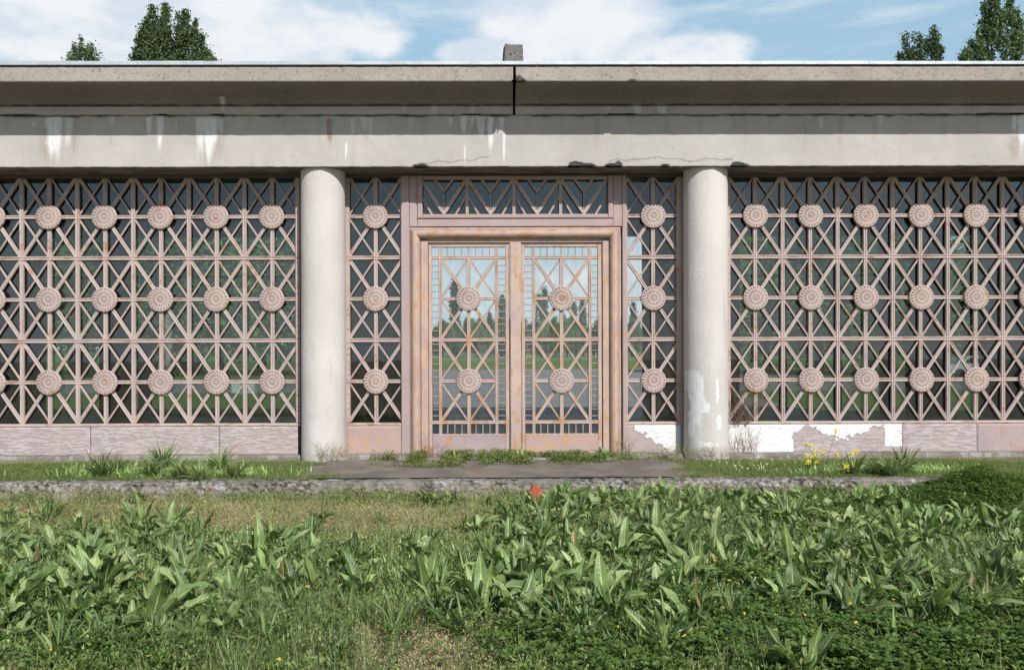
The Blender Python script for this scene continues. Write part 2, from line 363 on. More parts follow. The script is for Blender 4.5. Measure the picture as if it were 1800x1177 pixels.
class MB:
    def __init__(s): s.v = []; s.f = []; s.uv = []
    def add(s, vs, fs, uvs=None):
        n = len(s.v); s.v += [tuple(x) for x in vs]; s.f += [tuple(i + n for i in f) for f in fs]
        s.uv += list(uvs) if uvs else [(0, 0)] * len(vs)
    def box(s, x0, x1, y0, y1, z0, z1, bev=0.0):
        if bev:
            b = min(bev, (x1 - x0) / 3, (z1 - z0) / 3)
            vs = [(x0, y1, z0), (x1, y1, z0), (x1, y1, z1), (x0, y1, z1), (x0, y0 + b, z0), (x1, y0 + b, z0), (x1, y0 + b, z1), (x0, y0 + b, z1),
                  (x0 + b, y0, z0 + b), (x1 - b, y0, z0 + b), (x1 - b, y0, z1 - b), (x0 + b, y0, z1 - b)]
            fs = [(0, 3, 2, 1), (0, 1, 5, 4), (1, 2, 6, 5), (2, 3, 7, 6), (3, 0, 4, 7), (4, 5, 9, 8), (5, 6, 10, 9), (6, 7, 11, 10), (7, 4, 8, 11), (8, 9, 10, 11)]
        else:
            vs = [(x0, y0, z0), (x1, y0, z0), (x1, y1, z0), (x0, y1, z0), (x0, y0, z1), (x1, y0, z1), (x1, y1, z1), (x0, y1, z1)]
            fs = [(0, 1, 5, 4), (1, 2, 6, 5), (2, 3, 7, 6), (3, 0, 4, 7), (4, 5, 6, 7), (0, 3, 2, 1)]
        s.add(vs, fs)
    def bar(s, a, b, wd, dp, y):
        """fluted bar in the wall plane from a=(x,z) to b=(x,z), front at y"""
        dx, dz = b[0] - a[0], b[1] - a[1]; L = math.hypot(dx, dz); dx /= L; dz /= L; nx, nz = -dz, dx
        sec = [(-.5, 1), (-.5, .35), (-.36, 0), (-.16, .05), (0, .30), (.16, .05), (.36, 0), (.5, .35), (.5, 1)]
        vs = []; uv = []
        for (px, pz, ll) in ((a[0], a[1], 0), (b[0], b[1], L)):
            for (t, d) in sec: vs.append((px + nx * t * wd, y + d * dp, pz + nz * t * wd)); uv.append((t, ll))
        n = len(sec); fs = [(i, i + 1, n + i + 1, n + i) for i in range(n - 1)] + [(n - 1, 0, n, 2 * n - 1)]
        fs += [tuple(range(n))[::-1], tuple(range(n, 2 * n))]
        s.add(vs, fs, uv)
    def tube(s, pts, rad, n=6):
        pts = [Vector(p) for p in pts]; rr = rad if isinstance(rad, (list, tuple)) else [rad] * len(pts)
        vs = []; uv = []
        for i, p in enumerate(pts):
            d = (pts[min(i + 1, len(pts) - 1)] - pts[max(i - 1, 0)]).normalized()
            u = d.cross(Vector((0, 0, 1)) if abs(d.z) < .9 else Vector((1, 0, 0))).normalized(); v = d.cross(u)
            for k in range(n):
                a = 2 * math.pi * k / n; vs.append(p + (u * math.cos(a) + v * math.sin(a)) * rr[i]); uv.append((k / n, i))
        fs = [(i * n + k, i * n + (k + 1) % n, (i + 1) * n + (k + 1) % n, (i + 1) * n + k) for i in range(len(pts) - 1) for k in range(n)]
        fs += [tuple(range(n))[::-1], tuple((len(pts) - 1) * n + k for k in range(n))]
        s.add(vs, fs, uv)
    def build(s, name, m, parent=None, smooth=False):
        me = bpy.data.meshes.new(name); me.from_pydata(s.v, [], s.f)
        u = me.uv_layers.new(name='UVMap')
        for l in me.loops: u.data[l.index].uv = s.uv[l.vertex_index]
        if smooth: me.polygons.foreach_set('use_smooth', [True] * len(me.polygons))
        me.update()
        return link(name, me, m, parent)

def sweep(name, prof, x0, x1, m, parent, disp=None, attrs=None, dx=.02, ds=.02, stepx=None):
    """prof: list of (Y, Z); dense grid swept along X, displaced by disp(X, Y, Z, s)"""
    P = []
    for i in range(len(prof) - 1):
        a, b = np.array(prof[i]), np.array(prof[i + 1]); n = max(1, int(np.linalg.norm(b - a) / ds))
        for k in range(n): P.append(a + (b - a) * k / n)
    P.append(np.array(prof[-1])); P = np.array(P)
    nx = int((x1 - x0) / dx) + 1; xs = np.linspace(x0, x1, nx)
    X, Yv = np.meshgrid(xs, P[:, 0]); _, Z = np.meshgrid(xs, P[:, 1])
    A = attrs(X, Yv, Z) if attrs else None
    if disp: Yv, Z = disp(X, Yv, Z)
    me = npmesh(name, np.stack([X, Yv, Z], -1).reshape(-1, 3), gridfaces(len(P), nx), attrs=A, smooth=False)
    return link(name, me, m, parent)

# ------------------------------------------------------------------ THE HALL
XL, XR = -12.6, 12.6
YG = .62                                     # plane of the lattice fronts
PX, PZ = .9251, 1.3739
ZR = [3.9345, 2.5606, 1.1867]                # medallion rows
ZB = ZR[2] - PZ / 2; ZT = ZR[0] + PZ / 2     # .4997 .. 4.6214
hall = empty('exhibition_hall')
tag(hall, 'long low concrete hall with pink lattice windows, round columns and double glazed doors', 'building')

def Zp(y, Y, x=900): return at(x, y, Y)[1]
ZE0 = 4.635; ZE1 = 5.455

# -- entablature: soffit + front face, one swept sheet with chips on its lower edge
CHIPS = [(740, 15, .028), (1012, 14, .06), (1030, 20, .035), (1075, 12, .03), (1088, 8, .055), (1170, 8, .02), (1298, 14, .045), (1310, 8, .02)]
CHW = [(ax(c, 0), w_ / 110, d) for c, w_, d in CHIPS]
def ent_disp(X, Y, Z):
    n = fbm(X * 9, Z * 9 + Y * 9, 3)
    Y2 = Y.copy(); Z2 = Z.copy()
    for c, wd, d in CHW:
        k = np.clip(1 - (np.abs(X - c) / wd) ** 2, 0, 1) * (.4 + 1.1 * fbm(X * 26, np.full_like(X, c * 7), 3))
        near = np.clip(1 - (Z - ZE0) / (d * 1.6), 0, 1) * np.clip(1 - Y / .10, 0, 1)
        hit = (k * near > .22)
        Y2 = Y2 + hit * (.045 + .03 * fbm(X * 40, Z * 40, 2)) * (Z < ZE0 + d * 1.6)
        Z2 = Z2 + hit * (Y < .02) * (Z < ZE0 + .004) * d * k
    front = (Y < .01)
    Y2 = Y2 + front * (n - .5) * .006
    Z2 = Z2 + (1 - front) * (fbm(X * 3, Y * 8, 3) - .5) * .01 + (Z < ZE0 + .002) * (fbm(X * 11, X * 0, 4) - .5) * .014
    return Y2, Z2
WST = [(95, 16, 205, 292, 1.0), (120, 9, 205, 262, .55), (197, 4, 205, 228, .5), (262, 6, 206, 243, .95), (281, 6, 206, 266, .95), (352, 9, 206, 285, .8), (370, 13, 207, 290, 1.15),
       (388, 6, 206, 240, .6), (60, 2, 215, 225, .6), (310, 2, 215, 232, .4), (405, 3, 202, 212, .5), (608, 2.2, 252, 283, .9), (620, 5, 208, 240, .6), (640, 8, 205, 235, .55), (650, 5, 207, 245, .5),
       (792, 5, 205, 222, .5), (815, 7, 205, 235, .8), (830, 5, 205, 228, .6), (845, 9, 205, 240, .7), (862, 6, 205, 272, .95), (882, 5, 206, 232, .8), (887, 2.2, 236, 296, 1.1), (817, 1.4, 256, 288, .9),
       (722, 6, 208, 230, .25), (1443, 5, 203, 235, .35), (1549, 5, 203, 222, .35), (1783, 5, 200, 240, .8), (1797, 8, 200, 285, 1.1)]
BST = [(x_, 3 + (x_ * 7 % 5), 206, 232 + (x_ * 13 % 50), .16) for x_ in range(12, 1800, 61)] + [(579, 5, 208, 268, .8), (88, 24, 225, 290, .30), (128, 6, 230, 275, .35), (375, 28, 215, 290, .28), (391, 5, 206, 250, .4), (850, 30, 208, 240, .3), (1783, 10, 240, 290, .3), (645, 12, 210, 270, .2)]
def streaks(X, Z, lst, Y=0.0):
    s = np.zeros_like(X)
    for (x, wd, y0, y1, st) in lst:
        xc, z0 = at(x, y0, Y); z1 = at(x, y1, Y)[1]; wd = wd / 108
        t = np.clip((z0 - Z) / (z0 - z1), -.2, 1.2)
        xx = xc + (fbm(Z * 5, Z * 0 + x, 2) - .5) * .03
        wf = wd * (1 - .45 * np.clip(t, 0, 1)) * (.75 + .6 * fbm(Z * 9 + x, X * 6, 2))
        a = np.clip(1.25 - (np.abs(X - xx) / wf) ** 2, 0, 1) * sstep(-.06, .05, t) * (1 - sstep(.55, 1.0, t + (fbm(X * 22, X * 0 + x, 2) - .5) * .5))
        s = np.maximum(s, a * st)
    return np.clip(s, 0, 1)
def ent_attr(X, Y, Z):
    fr = (Y < .01).astype(float)
    g = fr * sstep(ZE1 - .035, ZE1 + .0, Z + (fbm(X * 6, X * 0, 4) - .5) * .05) * .85
    chip = np.zeros_like(X)
    for c, wd, d in CHW: chip = np.maximum(chip, (np.abs(X - c) < wd) * (Z < ZE0 + d * .6) * (Y > .001) * (Y < .1))
    # hairline crack above the doors
    cz = ZE0 + .10 + (fbm(X * 3, X * 0, 4) - .5) * .16
    crack = (np.abs(Z - cz) < .011) * ((np.abs(X - ax(800, 0)) < .55) | (np.abs(X - ax(1180, 0)) < 1.0)) * fr
    return {'white': streaks(X, Z, WST) * fr, 'brown': np.clip(streaks(X, Z, BST) * fr, 0, 1),
            'grime_shade': np.clip(g + chip * .30 + crack * .38 + (1 - fr) * (.45 + .5 * fbm(X * 4, Y * 6, 3)), 0, 1)}  # soffit term darkens the underside with painted shade, beside grime and crack marks
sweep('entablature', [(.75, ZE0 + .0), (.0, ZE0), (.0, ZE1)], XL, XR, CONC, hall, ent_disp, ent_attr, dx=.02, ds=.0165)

# -- cornice: band, cove, soffit and fascia, split by the movement joint
XJ = ax(904, -.3, 170)
JOINT = .022
ZC0 = 5.783; ZC1 = 6.005
cove = [(-.03, 5.645)] + [(-.03 - .42 * (1 - math.cos(t)), 5.645 + .165 * math.sin(t)) for t in np.linspace(.15, math.pi / 2, 9)]
def cor_disp(X, Y, Z):
    n = fbm(X * 10, Z * 10 + Y * 7, 3)
    Y2 = Y + (n - .5) * .008; Z2 = Z + (fbm(X * 8, Y * 9 + 3, 3) - .5) * .006
    sag = np.abs(((X + 40) / .475) % 1 - .5)
    gz = 5.60 + .012 * sag + (fbm(X * 7, X * 0, 3) - .5) * .02
    groove = np.exp(-((Z - gz) / .008) ** 2) * (Y > -.1)
    Y2 = Y2 + groove * .016
    low = (Z < 5.47) * (Y > -.1)
    k = sstep(.58, .68, fbm(X * 2.2, X * 0 + 4, 4))
    Z2 = Z2 + low * k * .02
    a = np.exp(-((X - ax(440, 0)) / .12) ** 2) * (Y > -.1) * (Z < 5.50) * (fbm(X * 20, Z * 20, 2) > .42)
    Y2 = Y2 + a * .04
    # broken corner beside the joint and a small chip further right
    for c, wd, hh in ((XJ + .055, .10, .085), (ax(1112, -.7), .045, .03)):
        m = (Y < -.6) * ((Z - ZC0) < hh * (1 - np.abs(X - c) / wd) + .01 * (n - .5)) * (np.abs(X - c) < wd)
        Y2 = Y2 + m * .06; Z2 = Z2 + m * (Z < ZC0 + .01) * hh * .5
    return Y2, Z2
def cor_attr(X, Y, Z):
    under = (Y > -.66).astype(float)
    gz = 5.60 + .012 * np.abs(((X + 40) / .475) % 1 - .5) + (fbm(X * 7, X * 0, 3) - .5) * .02
    g = np.exp(-((Z - gz) / .012) ** 2) * (Y > -.1) * .9 + (Z < 5.475) * (Y > -.1) * .75 * fbm(X * 5, X * 0, 3) * 1.4
    wst = streaks(X, Z, [(393, 5, 168, 200, .7), (765, 7, 185, 203, .4), (710, 4, 185, 200, .4), (1118, 9, 183, 202, .6), (1162, 12, 183, 204, .7), (830, 5, 185, 203, .4), (1070, 4, 186, 196, .4)]) * (Y > -.1)
    return {'white': wst, 'brown': X * 0, 'grime_shade': np.clip(g, 0, 1)}
for a_, b_ in ((XL, XJ - JOINT), (XJ + JOINT, XR)):
    c_ = empty('tmp'); bpy.data.objects.remove(c_)
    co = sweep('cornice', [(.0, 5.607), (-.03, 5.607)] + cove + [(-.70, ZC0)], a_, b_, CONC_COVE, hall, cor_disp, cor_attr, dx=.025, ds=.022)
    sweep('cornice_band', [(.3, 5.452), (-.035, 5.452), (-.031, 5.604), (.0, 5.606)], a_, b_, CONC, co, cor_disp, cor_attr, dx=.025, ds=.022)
    fa = sweep('fascia', [(-.695, ZC0 - .0015), (-.703, ZC0), (-.70, ZC1), (-.60, ZC1 + .0)], a_, b_, CONC_FASCIA, co, cor_disp, lambda X, Y, Z: {'white': X * 0, 'brown': X * 0, 'grime_shade': X * 0}, dx=.025, ds=.022)
g = MB(); g.box(XJ - .1, XJ + .1, .0, .25, 5.46, 6.0)
for x_ in (XJ - JOINT - .004, XJ + JOINT + .002): pass
g.build('joint_filler', GAP, hall)
for x_, sgn in ((XJ - JOINT, 1), (XJ + JOINT, -1)):   # side faces of the joint
    P = [(.3, 5.455), (-.03, 5.455)] + cove + [(-.695, ZC0), (-.695, ZC1 - .003), (.3, ZC1 - .003)]
    mb = MB(); mb.add([(x_ - .0005 * sgn, y, z) for y, z in P], [tuple(range(len(P)))]); mb.build('joint_side', GAP, hall)

# -- roof: slab, zinc flashing and a rough block standing on it
mb = MB(); mb.box(XL, XR, -.60, 9.3, ZC1 + .004, ZC1 + .02); mb.build('roof', CONC_BLOCK, hall)
mb = MB()
xs = np.linspace(XL, XR, 26)
for i in range(25):
    s = .028 * (xs[i] < 0) * (-xs[i] / 9)
    z0 = ZC1 + .022; z1 = ZC1 + .075 + random.uniform(-.003, .003)
    za = -.0035 * xs[i]
    mb.box(xs[i], xs[i + 1] - .004, -.735, -.60, z0 + .002, z1 + za * .3)
mb.build('flashing', ZINC, hall)
bx, _ = at(901, 100, -.3)
n = 14; V = []; 
blk = []
u = np.linspace(0, 2 * np.pi, 56, endpoint=False)
rows = []
for k, z in enumerate(np.linspace(0, 1, 12)):
    sq = np.maximum(np.abs(np.cos(u)), np.abs(np.sin(u)))
    r = .135 / sq * (1.12 - .12 * z) * (1 + .16 * (fbm(np.cos(u) * 4 + 9, z * 5 + np.sin(u) * 4 + 9, 3) - .5))
    rows.append(np.stack([r * np.cos(u), r * np.sin(u), np.full_like(u, z * .37) + .02 * (fbm(np.cos(u) * 3 + 5, np.sin(u) * 3 + 5, 3) - .4) * z], -1))
rows.append(rows[-1] * np.array([.02, .02, 1]) + np.array([0, 0, .012]))
V = np.concatenate(rows)
ob = link('roof_block', npmesh('roof_block', V, gridfaces(13, 56, True)), CONC_BLOCK, hall); ob.location = (bx, -.42, ZC1 + .015); ob.rotation_euler[2] = .12

# -- round columns
def column(px, paint_on):
    xc = ax(px, .4); r = .357; na = 120; nz = 260
    z = np.linspace(-.09, ZE0 + .03, nz); a = np.linspace(0, 2 * np.pi, na, endpoint=False)
    A, Z = np.meshgrid(a, z)
    rr = r * (1 + .022 * (1 - sstep(0, .5, Z + .1)) * .5) + (fbm(A * 12, Z * 7, 3) - .5) * .004
    X = xc + rr * np.cos(A); Y = .405 + rr * np.sin(A)
    wh = streaks(X, Z, [(px - 14, 12, 740, 800, .35)], .1) * (Y < .4)
    gr = .25 * (1 - sstep(-.05, .25, Z + .15 * fbm(A * 3, Z * 2)))
    if paint_on:
        n_ = (fbm(X * 13, Z * 9, 4) - .5)
        def blob(x, y, rx, ry):
            bx_, bz_ = at(x, y, .1); return (((X - bx_) / (rx / 109)) ** 2 + ((Z - bz_) / (ry / 109)) ** 2 + n_ * 2.6 < 1.0)
        m = blob(1222, 680, 13, 28) | blob(1226, 715, 11, 30) | blob(1218, 745, 5, 22) | blob(1241, 715, 6, 8) | blob(1260, 687, 3.2, 19) | blob(1224, 655, 7, 3) | blob(1243, 781, 22, 4) | blob(1262, 740, 5, 14)
        wh = np.maximum(wh, m * (Y < .4) * 1.0)
    me = npmesh('column', np.stack([X, Y, Z], -1).reshape(-1, 3), gridfaces(nz, na, True), smooth=True, attrs={'white': wh, 'brown': wh * 0, 'grime_shade': gr})
    o = link('column', me, CONC_COL, hall)
    if paint_on: o['label'] = 'round column with flaking white paint patches near its foot'
    return xc
XC1 = column(568.5, False); XC2 = column(1241, True)

# -- medallion mesh (a coiled shell in relief)
def medallion_mesh():
    nr, na = 30, 150; Rm = .207
    r = np.linspace(0, 1, nr); a = np.linspace(0, 2 * np.pi, na, endpoint=False)
    A, Rr = np.meshgrid(a, r)
    edge = 1 + .012 * np.sign(np.sin(A * 18)) * (Rr > .93)
    h = .030 - .012 * sstep(.93, 1.0, Rr) - .010 * np.exp(-((Rr - .23) / .035) ** 2) - .007 * np.exp(-((Rr - .11) / .03) ** 2)
    h += .006 * sstep(.10, .0, Rr)
    sp = A + .55 * (1 - Rr)                         # curved rays, deepest on the left
    left = sstep(-.1, .7, -np.cos(A + .25)) * .92 + .08
    ray = np.exp(-(((sp * 21 / (2 * np.pi)) % 1 - .5) / .10) ** 2) * sstep(.36, .44, Rr) * sstep(.99, .93, Rr)
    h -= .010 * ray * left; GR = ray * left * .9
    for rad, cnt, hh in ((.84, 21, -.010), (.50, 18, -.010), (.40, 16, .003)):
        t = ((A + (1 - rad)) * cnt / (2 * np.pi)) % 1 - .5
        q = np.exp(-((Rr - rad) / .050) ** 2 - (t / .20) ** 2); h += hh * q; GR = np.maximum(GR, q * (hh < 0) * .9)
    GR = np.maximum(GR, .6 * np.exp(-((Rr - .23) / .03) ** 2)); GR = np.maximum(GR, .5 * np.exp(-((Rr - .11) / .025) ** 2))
    X = Rm * Rr * edge * np.cos(A); Z = Rm * Rr * edge * np.sin(A); Y = -h
    V = np.stack([X, Y, Z], -1).reshape(-1, 3)
    rim = np.stack([Rm * np.cos(a), np.full_like(a, .02), Rm * np.sin(a)], -1)
    V = np.concatenate([V, rim]); Fc = gridfaces(nr + 1, na, True)
    return npmesh('medallion', V, Fc[:, ::-1], smooth=False, attrs={'groove': np.concatenate([GR.ravel(), np.zeros(na)])})
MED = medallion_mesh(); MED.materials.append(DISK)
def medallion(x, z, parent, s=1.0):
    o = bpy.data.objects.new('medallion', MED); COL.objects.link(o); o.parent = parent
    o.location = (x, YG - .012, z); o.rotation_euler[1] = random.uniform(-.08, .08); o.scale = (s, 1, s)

BW = .069
def lattice(parent, xs_disk, x0, x1, rows=ZR, zb=ZB, zt=ZT, vert=True, m=LATTICE, m2=RAILR, y=YG):
    """the repeating star pattern, clipped to x0..x1"""
    v = MB(); hz = MB()
    xm = [x - PX / 2 for x in xs_disk] + [xs_disk[-1] + PX / 2]
    def clip(a, b):
        if a[0] > b[0]: a, b = b, a
        if b[0] <= x0 + .001 or a[0] >= x1 - .001: return None
        if a[0] < x0: t = (x0 - a[0]) / (b[0] - a[0]); a = (x0, a[1] + t * (b[1] - a[1]))
        if b[0] > x1: t = (x1 - a[0]) / (b[0] - a[0]); b = (x1, a[1] + t * (b[1] - a[1]))
        return a, b
    for x in list(xs_disk) + [q for q in xm if x0 + .05 < q < x1 - .05]:
        v.bar((x, zb), (x, zt), BW, .05, y)
    mids = [rows[0] + PZ / 2] + [r - PZ / 2 for r in rows]
    for z in rows: hz.bar((x0, z), (x1, z), BW * .94, .045, y + .004)
    for z in mids[1:-1]: hz.bar((x0, z), (x1, z), BW * 1.02, .055, y - .004)
    for x in xs_disk:
        for r in rows:
            for sx in (-1, 1):
                for sz in (-1, 1):
                    c = clip((x, r), (x + sx * PX / 2, r + sz * PZ / 2))
                    if c: v.bar(*c, BW * .88, .04, y + (.009 if sx * sz > 0 else .012))
                    c = clip((x + sx * PX / 2, r), (x, r + sz * PZ / 2))
                    if c: v.bar(*c, .031, .025, y + (.019 if sx * sz > 0 else .022))
    k0 = len(v.f); v.add(hz.v, hz.f, hz.uv); o = v.build('lattice', m, parent); o.data.materials.append(m2)
    for pi in range(k0, len(v.f)): o.data.polygons[pi].material_index = 1
    for x in xs_disk:
        for r in rows: medallion(x, r, parent)

def pane(x0, x1, z0, z1, m, parent, y=YG + .072):
    mb = MB(); mb.box(x0, x1, y, y + .008, z0, z1); return mb.build('pane', m, parent)

def window(disks, x0, x1, g):
    """frame mesh carrying its lattice, medallions and panes"""
    f = MB()
    f.box(x0 - .05, x0 + .03, YG - .02, YG + .16, ZB, ZT + .02, .012)
    f.box(x1 - .03, x1 + .05, YG - .02, YG + .16, ZB, ZT + .02, .012)
    f.box(x0 - .05, x1 + .05, YG - .03, YG + .17, ZB - .05, ZB - .002, .012)
    for k, z in enumerate([ZR[0] - PZ / 2, ZR[1] - PZ / 2]):     # glazing bars behind the lattice
        f.box(x0 + .03, x1 - .03, YG + .085, YG + .15, z - .03, z + .03)
    fr = f.build('window', RAILR if g is GLASS_W else DOORP, hall)
    lattice(fr, disks, x0 + .02, x1 - .02)
    pane(x0 + .02, x1 - .02, ZB, ZT, g, fr)
    return fr
DL = [-7.5843 + PX * i for i in range(-4, 5)]; DR = [4.1817 + PX * i for i in range(0, 9)]
wl = window(DL, XL + .1, ax(523, YG), GLASS_W); wl['label'] = 'lattice window left of the left column'
wr = window(DR, ax(1281, YG), XR - .1, GLASS_W); wr['label'] = 'lattice window right of the right column'
wn = window([-2.161], ax(612, YG), ax(709, YG), GLASS_W)
we = window([2.4699], ax(1100, YG), ax(1193, YG), GLASS_D)

# -- piers behind the columns and dark reveals
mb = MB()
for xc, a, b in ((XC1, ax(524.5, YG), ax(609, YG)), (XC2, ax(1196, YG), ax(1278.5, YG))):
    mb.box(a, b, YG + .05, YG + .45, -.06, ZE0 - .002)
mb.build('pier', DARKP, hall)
mb = MB()
mb.box(ax(1194.6, YG), ax(1207, YG), YG - .01, YG + .046, -.05, ZE0 - .02, .01)
mb.box(ax(606.5, YG), ax(609.6, YG), YG - .03, YG + .046, -.05, ZE0 - .02, .01)
mb.box(ax(1275, YG), ax(1279.2, YG), YG - .03, YG + .046, -.05, ZE0 - .02, .01)
mb.build('pilaster_strip', MAUVE, hall)
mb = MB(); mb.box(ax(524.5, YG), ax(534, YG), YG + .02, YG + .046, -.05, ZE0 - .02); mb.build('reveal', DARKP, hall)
# head beam behind the entablature
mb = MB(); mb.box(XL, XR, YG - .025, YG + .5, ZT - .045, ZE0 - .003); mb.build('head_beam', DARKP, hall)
mb = MB(); mb.box(XL, XR, .02, .5, ZE0 + .02, 5.44); mb.box(XL, XR, .51, 9.0, 4.86, 5.95); mb.build('upper_wall', INTER, hall)

# -- base panels under the windows
def base(px0, px1, m, fn=None, y=YG - .03, label=None, ztop=None, world=None):
    if world: x0, x1 = world
    else: x0, x1 = ax(px0, y), ax(px1, y)
    z0, z1 = -.025, (ztop or ZB - .052)
    nx = max(4, int((x1 - x0) / .02)); nz = 28
    X, Z = np.meshgrid(np.linspace(x0, x1, nx), np.linspace(z0, z1, nz))
    wh = fn(X, Z) if fn else X * 0
    e = np.minimum(np.minimum(X - x0, x1 - X), np.minimum(Z - z0, z1 - Z))
    Y = y + .012 * (e < .004) + (fbm(X * 2, Z * 2, 3) - .5) * .010
    o = link('base_panel', npmesh('base_panel', np.stack([X, Y, Z], -1).reshape(-1, 3), gridfaces(nz, nx), attrs={'white': wh}), m, hall)
    mb = MB(); mb.box(x0, x1, y + .013, y + .05, z0, z1); mb.build('panel_core', DARKP, o)
    if label: o['label'] = label
def wsoft(X, Z): return .30 + .45 * fbm(X * 1.1, Z * 3 + 5, 3)
def wnone(X, Z): return X * 0
def px_mask(polyf):
    return polyf
def wright(X, Z):
    n_ = (fbm(X * 8, Z * 8, 4) - .5)
    px = 900 + (X - .1) * 104.6; py = 610 + (1.75 - Z) * 105.3
    m = (px + n_ * 18 < 1392) | ((px > 1388) & (px < 1600) & (py + n_ * 40 < 764 + 12 * np.sin(px / 21.))) | ((px > 1553) & (px + n_ * 4 < 1586 + 6 * np.sin(py * .5)) & (py < 787))
    m &= ~((px > 1392) & (px < 1460) & (py + n_ * 30 > 770))
    return np.where(m, 1.0, .25 + .4 * fbm(X * 1.5, Z * 3, 3))
def wdiag(X, Z):
    n_ = (fbm(X * 12, Z * 9, 4) - .5)
    px = 900 + (X - .1) * 104.6; py = 610 + (1.75 - Z) * 105.3
    line = 752 + (px - 1112) * .62 + n_ * 22
    return np.where((py < line) & (px > 1112 + n_ * 8) | (px > 1172), 1.0, .0)
base(0, 0, PANEL, wsoft, world=(XL, ax(-200, YG)))
base(-199.4, 157.5, PANEL, wsoft); base(158.2, 384, PANEL, wsoft); base(384.7, 523.5, PANEL, wsoft, label='base panel with chalky white streaks beside the left column')
base(1280.5, 1585.6, PANEL, wright, label='base panel splashed with white paint right of the right column')
base(1586.2, 1717, PANEL, wsoft); base(1717.8, 1990, MAUVE, wnone); base(0, 0, MAUVE, wnone, world=(ax(1990.6, YG), XR))
base(609, 714, PANEL_OR, None, label='ochre stained base panel between left column and door')
base(1098, 1196, PANEL, wdiag, label='base panel with a slanting white paint patch right of the doors')

# -- door bay: posts, lintel, transom, moulded surround
x_a, x_b = ax(714, YG), ax(1097, YG)
x_c, x_d = ax(735, YG), ax(1078, YG)
zl0, zl1 = Zp(399, YG), Zp(385, YG)
mb = MB()
mb.box(ax(706, YG), x_a + .06, YG - .06, YG + .15, -.04, ZE0 - .03, .01)
mb.build('door_post', MAUVE, hall); mb = MB()
mb.box(x_b - .03, ax(1101, YG), YG - .06, YG + .15, -.04, ZE0 - .03, .01)
mb.build('door_post', MAUVE, hall)
mb = MB()
mb.box(x_a + .062, x_c, YG - .05, YG + .15, zl0, ZE0 - .032, .01)
mb.box(x_d, x_b - .032, YG - .05, YG + .15, zl0, ZE0 - .032, .01)
mb.box(x_c + .002, x_d - .002, YG - .055, YG + .15, zl0, zl1, .01)
mb.build('lintel', MAUVE, hall)
# transom light
tz0, tz1 = zl1 + .003, ZE0 - .033
tf = MB()
tf.box(x_c + .002, x_c + .085, YG - .075, YG + .12, tz0, tz1, .012); tf.box(x_d - .085, x_d - .002, YG - .075, YG + .12, tz0, tz1, .012)
tf.box(x_c + .086, x_d - .086, YG - .078, YG + .12, tz0, tz0 + .07, .012); tf.box(x_c + .086, x_d - .086, YG - .05, YG + .12, tz1 - .06, tz1, .012)
tfo = tf.build('transom', MAUVE, hall)
tl = MB(); b0 = tz0 + .071; t0 = tz1 - .062
vx = [ax(p, YG) for p in (740, 822, 904, 986, 1068)]; hp = (vx[1] - vx[0]) / 2; yy = YG - .03
for x in vx[1:-1]: tl.bar((x, b0), (x, t0), .055, .04, yy)
for i in range(4):
    m_ = vx[i] + hp
    tl.bar((m_, b0 + .02), (m_ - hp * .96, t0), .062, .04, yy + .006); tl.bar((m_, b0 + .02), (m_ + hp * .96, t0), .062, .04, yy + .009)
    tl.bar((m_, b0 + .38), (m_ - hp * .38, t0), .04, .03, yy + .014); tl.bar((m_, b0 + .38), (m_ + hp * .38, t0), .04, .03, yy + .017)
    tl.bar((m_, b0 + .1), (m_, b0 + .39), .022, .03, yy + .012)
    tl.bar((vx[i] + .02, b0 + .30), (vx[i] + hp * .50, b0), .036, .03, yy + .020); tl.bar((vx[i + 1] - .02, b0 + .30), (vx[i + 1] - hp * .50, b0), .036, .03, yy + .023)
    tl.add([(m_ - .05, yy - .004, b0 + .06), (m_ + .05, yy - .004, b0 + .06), (m_, yy - .004, b0 - .01)], [(0, 2, 1)])
tl.build('lattice', LATTICE, tfo)
pane(x_c + .08, x_d - .08, tz0 + .05, tz1 - .05, GLASS_W, tfo, YG + .06)

# rounded surround (roll moulding) mitred at the corners
def roll(p0x, p1x, ztop, wd, m):
    prof = [(0, .06), (.0, -.045), (.03, -.075)] + [(.035 + (wd - .055) / 2 * (1 - math.cos(t)), -.06 - .095 * math.sin(t)) for t in np.linspace(.1, math.pi * .97, 14)] + [(wd - .012, -.03), (wd, .02), (wd, .08)]
    n = len(prof)
    for side, (A, B, C, D) in enumerate([((p0x, -.04), (p0x, ztop), 0, 0), ((p0x, ztop), (p1x, ztop), 0, 0), ((p1x, ztop), (p1x, -.04), 0, 0)]):
        mb = MB(); vs = []
        for k, (x, z) in enumerate((A, B)):
            for (t, y) in prof:
                if side == 0: q = (x + t, YG + y, z if k == 0 else ztop - t)
                elif side == 1: q = ((p0x + t) if k == 0 else (p1x - t), YG + y, ztop - t)
                else: q = (p1x - t, YG + y, (ztop - t) if k == 0 else z)
                vs.append(q)
        mb.add(vs, [(i, i + 1, n + i + 1, n + i) for i in range(n - 1)])
        mb.build('door_surround', ROLLH if side == 1 else m, hall, smooth=False)
RW = .205
rx0, rx1 = ax(719, YG - .1), ax(1092, YG - .1); rzt = Zp(399, YG - .1)
roll(rx0, rx1, rzt, RW, ROLLP)
